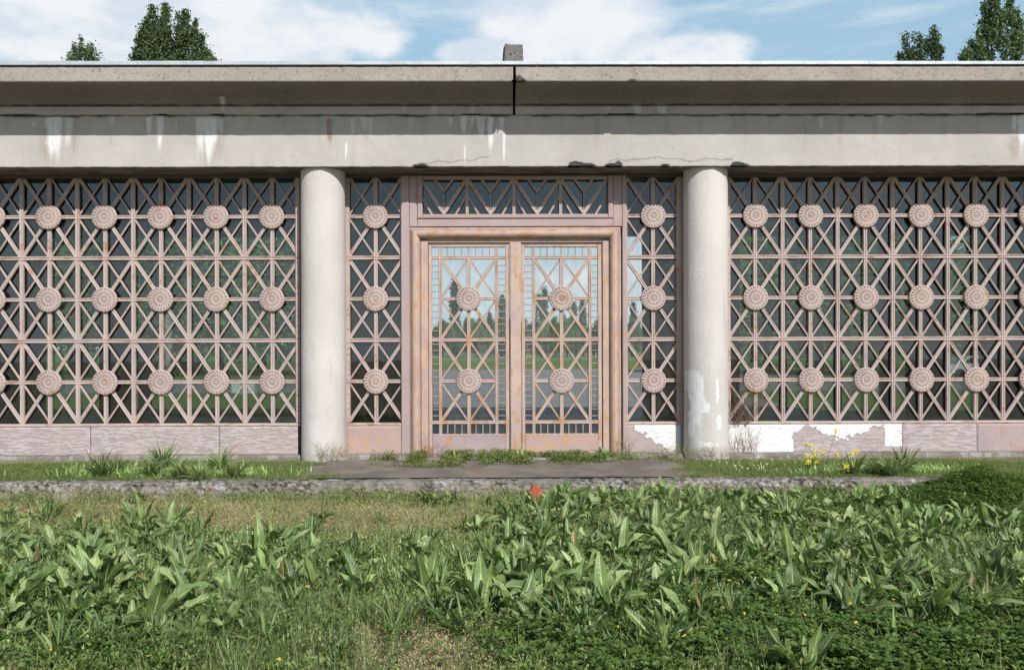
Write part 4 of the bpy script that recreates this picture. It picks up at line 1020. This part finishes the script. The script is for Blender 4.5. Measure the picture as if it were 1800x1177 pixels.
def dens_yf(X, Y):
    px, py = to_px(X, Y); return np.clip(.9 * G(px, py, 1560, 1110, 300, 70) + .25 * G(px, py, 1350, 980, 200, 60) + .05, 0, 1)
cover('yellow_clover_flowers', 620, dens_yf, YELM, (.014, .024), (.014, .02), (-.3, .6), .16, 'tiny yellow flowers dotted over the clover', 'flowers', zf=lambda X, Y: gz(X, Y) + .06, trefoil=True)
cover('white_flecks', 900, one, WHITEM, (.006, .012), (.005, .009), (-.3, .6), .05, 'tiny white weed flowers scattered over the foreground', 'flowers', trefoil=True)

# tufts standing on the terrace
for px, py, s, dsc in ((178, 838, 1.15, 'leftmost leafy tuft on the terrace turf'), (205, 830, .9, 'small tuft beside the leftmost terrace tuft'), (262, 836, .9, 'low tuft left of the tall grey-green terrace tuft'),
                       (287, 828, 1.35, 'tallest grey-green tuft on the left terrace turf'), (318, 842, 1.0, 'sprawling tuft at the foot of the tallest left terrace tuft'), (352, 846, .9, 'low tuft between the two upright left terrace tufts'),
                       (388, 828, 1.15, 'rightmost upright tuft on the left terrace turf'), (412, 840, .9, 'drooping tuft beside the rightmost left terrace tuft')):
    x, y = gnd(px, py, ZT0); place(TUFTS[(px // 7) % 4], 'leafy_tuft', x, y, ZT0 - .01, s * .95, dsc, 'tuft', 'tufts on the left terrace turf')
for px, py, s, dsc in ((1428, 828, .9, 'tuft left of the yellow mustard flowers on the terrace turf'), (1502, 836, 1.1, 'bushy tuft right of the yellow mustard flowers'), (1545, 836, 1.0, 'low tuft between the two right terrace tufts'),
                       (1590, 832, 1.25, 'rightmost tall arching tuft on the terrace turf'), (1570, 838, 1.0, 'small tuft leaning on the rightmost arching tuft')):
    x, y = gnd(px, py, ZT0); place(TUFTS[(px // 7) % 4], 'leafy_tuft', x, y, ZT0 - .01, s * .95, dsc, 'tuft', 'tufts on the right terrace turf')
for px, py, s, dsc in ((916, 812, .62, 'leafy weed at the foot of the door mullion'), (1058, 812, .72, 'dark leafy weed at the right door jamb'), (800, 812, .5, 'small leafy weed before the left door leaf')):
    x, y = gnd(px, py, ZT0); place(DOCKS[px % 9], 'dock_plant', x, y, ZT0 + .02, s, dsc, 'dock plant', 'leafy weeds at the doorstep')
for px, py, s, dsc in ((193, 868, .55, 'single upright dock leaf cluster at the left end of the kerb'), (396, 868, .6, 'upright dock cluster before the kerb below the left window'), (1368, 905, 1.0, 'big pale dock plant left of the mustard stem'),
                       (1530, 900, 1.15, 'tallest dock plant, rising just right of the mustard stem'), (1790, 900, 1.05, 'tall dock plant at the right photo edge before the kerb'), (1230, 905, 1.1, 'dark dock plant before the kerb under the right column')):
    x, y = gnd(px, py, ZG); place(DOCKS[px % 9], 'dock_plant', x, y, ZG, s, dsc, 'dock plant', 'large docks along the kerb')

# daisies on the turf right of the pad
dm = MB()
for k in range(9):
    a = k * 2 * math.pi / 9; dm.add([(0, 0, .06), (.013 * math.cos(a - .25), .013 * math.sin(a - .25), .062), (.018 * math.cos(a), .018 * math.sin(a), .060), (.013 * math.cos(a + .25), .013 * math.sin(a + .25), .062)], [(0, 1, 2, 3)])
dm.tube([(0, 0, 0), (0, 0, .06)], .0015, 4)
d0 = dm.build('daisy', WHITEM); mm = MB(); mm.tube([(0, 0, .061), (0, 0, .067)], .006, 6); c0 = mm.build('flower_centre', YELM, d0)
for i in range(34):
    px = random.gauss(1320, 28) if i < 22 else random.uniform(1260, 1480); py = random.uniform(806, 832)
    x, y = gnd(px, py, ZT0)
    if i == 0: o = d0
    else:
        o = d0.copy(); COL.objects.link(o); c = c0.copy(); COL.objects.link(c); c.parent = o
    o.location = (x, y, ZT0 + .01); o.rotation_euler = (random.uniform(.1, .6), random.uniform(-.3, .3), random.uniform(0, 6))
    tag(o, 'small white daisy in the turf right of the worn pad', 'daisy', 'daisies in the turf right of the worn pad')

# mustard plant with yellow flower heads
YM = -2.35; MUST = flat('mustard_stem', (.10, .13, .05), (.16, .12, .07), .7)
bx_, _ = at(1450, 880, YM)
mst = empty('mustard_plant', (bx_, YM, ZG)); tag(mst, 'wild mustard with thin stems and small yellow flower heads in front of the kerb', 'flowering plant')
st = MB(); fl = []
heads = [(1470, 757), (1417, 781), (1427, 782), (1432, 793), (1446, 792), (1425, 803), (1434, 803), (1437, 812), (1422, 811), (1471, 797), (1497, 796), (1506, 792), (1488, 821), (1418, 800)]
rootp = Vector((0, 0, 0)); fork = Vector((ax(1448, YM, 830) - bx_, 0, .36))
st.tube([rootp, rootp.lerp(fork, .5) + Vector((.01, 0, 0)), fork], [.007, .006, .005], 6)
for (hx, hy) in heads:
    yy_ = YM + random.uniform(-.15, .15); X_, Z_ = at(hx, hy, yy_); p = Vector((X_ - bx_, yy_ - YM, Z_ - ZG))
    st.tube([fork, fork.lerp(p, .5) + Vector((0, 0, .04)), p], [.004, .003, .002], 5)
    fm = MB()
    for k in range(12):
        q = p + Vector((random.gauss(0, .017), random.gauss(0, .015), random.gauss(0, .015)))
        for r_ in range(4):
            a = r_ * 1.57 + random.random(); e = Vector((math.cos(a), .3 * random.uniform(-1, 1), math.sin(a))) * .013; f_ = Vector((-e.z, 0, e.x)) * .45
            fm.add([q, q + e * .6 + f_, q + e, q + e * .6 - f_], [(0, 1, 2, 3)])
    fm.build('flower_head', YELM, mst)
st.build('stem', MUST, mst)
lf = MB()
for k in range(26):
    t = random.random(); p = rootp.lerp(fork, t) + Vector((random.uniform(-.03, .03), random.uniform(-.03, .03), 0)); a = random.uniform(0, 6.28)
    e = Vector((math.cos(a) * .09, math.sin(a) * .09, random.uniform(-.02, .05))); s_ = Vector((-math.sin(a), math.cos(a), 0)) * .018
    lf.add([p, p + e * .5 + s_, p + e, p + e * .5 - s_], [(0, 1, 2, 3)])
lf.build('leaves', PLANTM, mst)

# thistle-like pink flower
x, y = gnd(800, 1085, ZG)
th = empty('pink_flower', (x, y, ZG)); tag(th, 'pale pink thistle-like flower on a short stem above the dry patch', 'flower')
mb = MB(); mb.tube([(0, 0, 0), (.01, 0, .08), (0, 0, .15)], .003, 5); mb.build('stem', MUST, th)
mb = MB()
for k in range(70):
    v = Vector((random.gauss(0, 1), random.gauss(0, 1), random.gauss(.5, .8))).normalized() * .03; s_ = v.cross(Vector((.3, .5, .8))).normalized() * .0022
    mb.add([Vector((0, 0, .155)) - s_, Vector((0, 0, .155)) + s_, Vector((0, 0, .155)) + v], [(0, 1, 2)])
mb.build('petals', flat('pink_petal', (.55, .42, .48), (.45, .33, .40), .7), th)

# dry reddish weed by the left door jamb, and dead vine at the right column
def twigs(name, box, n, m, label, cat, Y0, spread=.10, lmin=.25, lmax=.7, curl=.25):
    mb = MB(); x0, y0, x1, y1 = box
    for i in range(n):
        px = random.uniform(x0, x1); x, z = at(px, y1, Y0); L = random.uniform(lmin, lmax); p = Vector((x, Y0 + random.uniform(-spread, .02), z)); pts = [p.copy()]
        d = Vector((random.uniform(-.4, .4), random.uniform(-.2, .05), 1)).normalized()
        for k in range(6):
            d = (d + Vector((random.gauss(0, curl), random.gauss(0, curl * .3), random.gauss(0, curl * .6)))).normalized(); p = p + d * L / 6
            if p.y > YG - .07: p.y = YG - .07
            pts.append(p.copy())
            if random.random() < .7:
                e = p + Vector((random.gauss(0, .05), random.uniform(-.03, 0), random.gauss(.02, .05))); mb.tube([p, e], .0016, 3)
        mb.tube(pts, [.0035 - .0004 * k for k in range(7)], 4)
    o = mb.build(name, m); tag(o, label, cat); return o
DRYV = flat('dry_vine', (.16, .09, .06), (.24, .15, .10), .9)
REDW = flat('red_weed', (.25, .13, .10), (.32, .20, .13), .9)
twigs('dry_vine', (1284, 600, 1318, 745), 34, DRYV, 'dead brown vine tangled on the lattice beside the right column', 'vine', YG - .08, .05, .4, 1.15)
twigs('dry_vine', (1282, 700, 1330, 792), 30, REDW, 'dry reddish vine stems over the white paint beside the right column', 'vine', YG - .14, .08, .2, .5)
twigs('dry_weed', (742, 700, 775, 805), 26, REDW, 'dry reddish weed standing at the left door jamb', 'weed', .35, .15, .15, .42)
twigs('dry_weed', (1085, 700, 1110, 800), 14, flat('green_twig', (.12, .15, .07), (.2, .17, .1), .8), 'spindly green weed standing at the right door surround', 'weed', .4, .12, .2, .5)
twigs('dry_grass_clump', (1175, 700, 1290, 802), 60, flat('straw_twig', (.34, .27, .15), (.20, .22, .09), .9), 'dry grass clump around the foot of the right column', 'grass clump', .0, .12, .08, .22)
twigs('dry_grass_clump', (560, 700, 612, 803), 40, flat('straw_twig_b', (.36, .30, .18), (.24, .24, .12), .9), 'dry grass clump around the foot of the left column', 'grass clump', .0, .12, .08, .25)

# ribbed red clay brick fragment
x, y = gnd(936, 893, ZG)
BR = flat('red_clay', (.55, .13, .07), (.42, .10, .06), .85, 30)
mb = MB()
for k in range(8):
    mb.box(-.085, .085, -.045, .045, k * .024, k * .024 + .015, .003)
mb.box(-.070, .070, -.03, .03, 0.001, .186)
o = mb.build('brick_fragment', BR); mc = MB(); mc.box(-.079, .079, -.039, .039, .001, .188); mc.build('core', flat('dark_clay', (.20, .05, .035), (.16, .045, .03), .9), o)
o.location = (x, y + .05, ZG + .09); o.rotation_euler = (R(-25), R(32), R(8)); tag(o, 'small ribbed orange-red clay brick fragment lying before the kerb', 'brick')
# pale stones along the kerb
for i, (px, py) in enumerate(((628, 862), (1058, 866), (1254, 862), (1390, 1), (905, 884), (1010, 888))):
    if py < 10: continue
    x, y = gnd(px, py, ZG + .12 if py < 870 else ZG); bpy_v = []
    aa = np.linspace(0, 2 * np.pi, 12, endpoint=False); rr = []
    for t in np.linspace(-1, 1, 7): rr.append(np.stack([np.cos(aa) * math.sqrt(max(0, 1 - t * t)) * .035 * (1 + .3 * rng.random(12)), np.sin(aa) * math.sqrt(max(0, 1 - t * t)) * .03 * (1 + .3 * rng.random(12)), np.full(12, t * .02)], -1))
    o = link('stone', npmesh('stone', np.concatenate(rr), gridfaces(7, 12, True), smooth=True), CONC_OLD2 if False else WHITEM); o.location = (x, y - .02, (ZG + .02))
    tag(o, ['pale stone at the kerb foot below the left column', 'pale stone at the kerb foot right of the red brick', 'pale stone at the kerb foot below the right column', '', 'pale pebble left of the red brick fragment', 'pale pebble right of the red brick fragment'][i], 'stone')

# ------------------------------------------------------------------ TREES BEHIND
def crown_mesh(name, leaders, n, leaf, m, clump=.5, taper=.6):
    """leaders: (dx, dy, z0, z1, radius, peak) spindle volumes of foliage clumps"""
    tot = sum((l[3] - l[2]) * l[4] for l in leaders); Vs = []
    for (dx, dy, z0, z1, rad, peak) in leaders:
        k = max(8, int(n * (z1 - z0) * rad / tot / 46))
        t = rng.random(k) ** .85; prof = np.where(t < peak, (.45 + .55 * t / peak), np.clip((1 - t) / (1 - peak), 0, 1) ** taper)
        if taper < .5: prof = np.clip((1 - t) * (z1 - z0) / (1.2 + 1.3 * rad), 0, 1) ** .5 * (.8 + .2 * np.sin(t * 5))
        a = rng.random(k) * 6.28; r = rad * prof * np.sqrt(rng.random(k)) * 1.0 * (.75 + .5 * fbm(a * 1.2 + 3, t * 7 + dx, 3))
        C = np.stack([dx + r * np.cos(a), dy + r * np.sin(a), z0 + (z1 - z0) * t], -1)
        cs = clump * (.6 + .8 * rng.random(k))
        P = np.repeat(C, 46, 0) + rng.normal(0, 1, (k * 46, 3)) * np.repeat(cs, 46)[:, None] * np.array([.42, .42, .62])
        Vs.append(P)
    P = np.concatenate(Vs); N = len(P)
    d1 = rng.normal(0, 1, (N, 3)); d1 /= np.linalg.norm(d1, axis=1)[:, None]; d2 = np.cross(d1, rng.normal(0, 1, (N, 3))); d2 /= np.linalg.norm(d2, axis=1)[:, None]
    s = leaf * (.6 + .8 * rng.random(N))[:, None]
    V = np.stack([P - d1 * s, P + d2 * s * .6, P + d1 * s, P - d2 * s * .6], 1).reshape(-1, 3)
    me = npmesh(name, V, np.arange(N * 4).reshape(-1, 4)); me.materials.append(m); return me
def trunk_mesh(name, h, r, limbs, spread, m):
    mb = MB(); mb.tube([(0, 0, -.2), (random.uniform(-.1, .1), 0, h * .3), (random.uniform(-.2, .2), 0, h * .6), (0, 0, h * .93)], [r * 1.25, r, r * .65, r * .12], 8)
    for k in range(limbs):
        z = h * random.uniform(.2, .7); a = random.uniform(0, 6.28); L = spread * random.uniform(.6, 1)
        mb.tube([(0, 0, z), (math.cos(a) * L * .5, math.sin(a) * L * .5, z + L * .7), (math.cos(a) * L * .8, math.sin(a) * L * .8, z + L * 1.5)], [r * .4, r * .25, r * .08], 5)
    me = bpy.data.meshes.new(name); me.from_pydata([tuple(v) for v in mb.v], [], mb.f); me.materials.append(m); me.update(); return me
def tree(name, x, Y, crown, trunk, s, label, cat, group=None, rz=None):
    e = empty(name, (x, Y, ZG)); e.scale = (s, s, s); e.rotation_euler[2] = random.uniform(0, 6.28) if rz is None else rz; tag(e, label, cat, group)
    for nm, me in (('trunk', trunk), ('crown', crown)):
        o = bpy.data.objects.new(nm, me); COL.objects.link(o); o.parent = e
    return e
# tall poplars seen above the roof (60 m behind)
YP = 60.0
def poplar_at(px, leaders_px, label, n=15000):
    """leaders_px: (x, ytop, halfwidth px)"""
    x0 = ax(px, YP); L = []
    for (lx, ly, hw) in leaders_px:
        X_, Z_ = at(lx, ly, YP); L.append((X_ - x0, random.uniform(-.8, .8), 3.0, Z_ - ZG, hw / 20.8 * .92, .35))
    for (lx, ly, hw) in leaders_px:
        for _ in range(5):
            q = random.uniform(-.8, .8); X_, Z_ = at(lx + q * hw, ly + 3 + abs(q) * random.uniform(6, 40), YP); L.append((X_ - x0, random.uniform(-.8, .8), Z_ - ZG - random.uniform(3, 6), Z_ - ZG, hw / 20.8 * random.uniform(.22, .42), .35))
    me = crown_mesh('crown', L, int(n * 1.35), .10, POPM, .34, .36); hmax = max(l[3] for l in L)
    tm = trunk_mesh('trunk', hmax, .35, 14, 2.2, BARK)
    tree('poplar', x0, YP, me, tm, 1.0, label, 'poplar', None, 0.0)
poplar_at(147, [(138, 85, 12), (150, 72, 16), (167, 84, 9), (124, 100, 7), (178, 104, 5)], 'short leftmost poplar top just above the roof', 16000)
poplar_at(250, [(248, 55, 15), (243, 75, 9)], 'slim poplar immediately left of the tallest left poplar', 11000)
poplar_at(277, [(268, 12, 14), (286, 6, 13), (262, 34, 9), (290, 30, 8)], 'tallest poplar of the left cluster above the roof', 22000)
poplar_at(325, [(323, 14, 6), (318, 45, 14), (308, 75, 14), (300, 92, 12)], 'thin-spired poplar right of the tallest left poplar', 18000)
poplar_at(347, [(343, 30, 17), (350, 60, 18), (365, 85, 17), (378, 100, 9)], 'rounded poplar at the right end of the left cluster', 18000)
poplar_at(1615, [(1600, 58, 13), (1613, 66, 9), (1637, 55, 16), (1585, 92, 8), (1650, 85, 8)], 'lower poplar above the right end of the roof', 20000)
poplar_at(1745, [(1745, -8, 30), (1770, 0, 22), (1725, 40, 18), (1712, 70, 18), (1790, 30, 20), (1695, 85, 9)], 'large poplar at the right photo edge above the roof', 36000)
# broad trees glimpsed through the lattice windows
BROAD = [crown_mesh('crown', [(random.uniform(-1.6, 1.6), random.uniform(-1.6, 1.6), random.uniform(.6, 2.4), random.uniform(6.5, 9.6), random.uniform(1.3, 2.2), .45) for _ in range(7)], 26000, .125, TREEM, .60) for _ in range(3)]
BTR = [trunk_mesh('trunk', 7.5, .22, 8, 2.0, BARK) for _ in range(2)]
names_l = ['outermost', 'second', 'third', 'fourth', 'fifth', 'sixth', 'seventh', 'eighth']
for i, px in enumerate((-60, 40, 130, 215, 300, 385, 460, 530)):
    Y_ = 50 + random.uniform(-3, 6); tree('broadleaf_tree', ax(px, Y_), Y_, BROAD[i % 3], BTR[i % 2], random.uniform(1.25, 1.5), f'broadleaf tree behind the hall, {names_l[i]} from the left seen through the left window', 'tree', 'broadleaf trees seen through the left window')
for i, px in enumerate((1270, 1350, 1440, 1530, 1610, 1700, 1790, 1880)):
    Y_ = 50 + random.uniform(-3, 6); tree('broadleaf_tree', ax(px, Y_), Y_, BROAD[(i + 1) % 3], BTR[i % 2], random.uniform(1.2, 1.5), f'broadleaf tree behind the hall, {names_l[i]} from the left seen through the right window', 'tree', 'broadleaf trees seen through the right window')
# distant belt behind the doors
YF = 180.0; sc = F / (YF + 14)
FP = [crown_mesh('crown', [(random.uniform(-.7, .7), random.uniform(-.7, .7), .8, random.uniform(13, 16), random.uniform(.6, 1.0), .4) for _ in range(3)], 6000, .26, POPM, .7, .4) for _ in range(2)]
FPT = trunk_mesh('trunk', 14, .3, 6, 1.2, BARK)
for i, (px, yt) in enumerate(((803, 498), (858, 548), (884, 528), (952, 508), (1012, 536), (1027, 524), (1115, 540))):
    Y_ = YF + random.uniform(-6, 6); h = (HOR - yt) / sc + 1.75 - ZG
    tree('poplar', ax(px, Y_), Y_, FP[i % 2], FPT, h / 15.6, f'distant poplar seen through the glazed doors, number {names_l[i]} from the left', 'poplar', 'distant poplars seen through the doors')
for i in range(34):
    px = 560 + i * 20 + random.uniform(-6, 6); Y_ = YF - 12 + random.uniform(-5, 12); h = random.uniform(6.0, 8.8)
    tree('broadleaf_tree', ax(px, Y_), Y_, BROAD[i % 3], BTR[i % 2], h / 9.3, 'low broadleaf tree in the distant belt behind the doors', 'tree', 'distant tree belt behind the hall')
# pale trunk and car behind
x, y = ax(290, 24), 24
mb = MB(); mb.tube([(x, y, ZG), (x - .1, y, .6), (x + .05, y, 1.6), (x + .15, y, 3.2)], [.30, .24, .26, .15], 10); tr = mb.build('tree_stump', PALEBARK); tag(tr, 'pale barked bare trunk seen through the lower left window', 'tree trunk')
for i, (px, dsc) in enumerate(((416, 'left one of two white concrete blocks beside the car park'), (440, 'right one of two white concrete blocks beside the car park'))):
    x = ax(px, 26); mb = MB(); mb.box(x - .22, x + .22, 25.8, 26.2, ZG, ZG + .45, .04); tag(mb.build('concrete_block', IPOST), dsc, 'concrete block', 'white blocks beside the car park')
cx, cy = ax(1712, 42), 42
car = empty('parked_car', (cx, cy, ZG)); tag(car, 'silver white car parked behind the hall, seen through the right window', 'car')
CARP = flat('car_paint', (.62, .64, .66), (.58, .6, .62), .25, 1, .6, .3); CARG = flat('car_glass', (.02, .025, .03), (.03, .03, .035), .08, 1, .8); TYRE = flat('tyre_rubber', (.02, .02, .02), (.03, .03, .03), .9)
pr = [(-2.15, .35), (-2.2, .65), (-2.05, .85), (-1.35, .95), (-.75, 1.42), (.75, 1.45), (1.5, 1.0), (2.05, .92), (2.2, .7), (2.15, .35)]
mb = MB(); n = len(pr)
mb.add([(a, -.85, b) for a, b in pr] + [(a, .85, b) for a, b in pr], [tuple(range(n)), tuple(range(n, 2 * n))[::-1]] + [(i, n + i, n + (i + 1) % n, (i + 1) % n) for i in range(n)])
mb.build('body', CARP, car)
mb = MB(); mb.add([(-1.2, -.856, .97), (1.3, -.856, .97), (.72, -.856, 1.36), (-.72, -.856, 1.34)], [(0, 1, 2, 3)]); mb.build('side_window', CARG, car)
for sx in (-1.35, 1.35):
    for sy in (-.8, .8):
        mb = MB(); a0 = [i * math.pi / 8 for i in range(16)]
        mb.add([(sx + .32 * math.cos(a), sy - .1, .32 + .32 * math.sin(a)) for a in a0] + [(sx + .32 * math.cos(a), sy + .1, .32 + .32 * math.sin(a)) for a in a0], [tuple(range(16)), tuple(range(16, 32))[::-1]] + [(i, 16 + i, 16 + (i + 1) % 16, (i + 1) % 16) for i in range(16)])
        mb.build('wheel', TYRE, car)
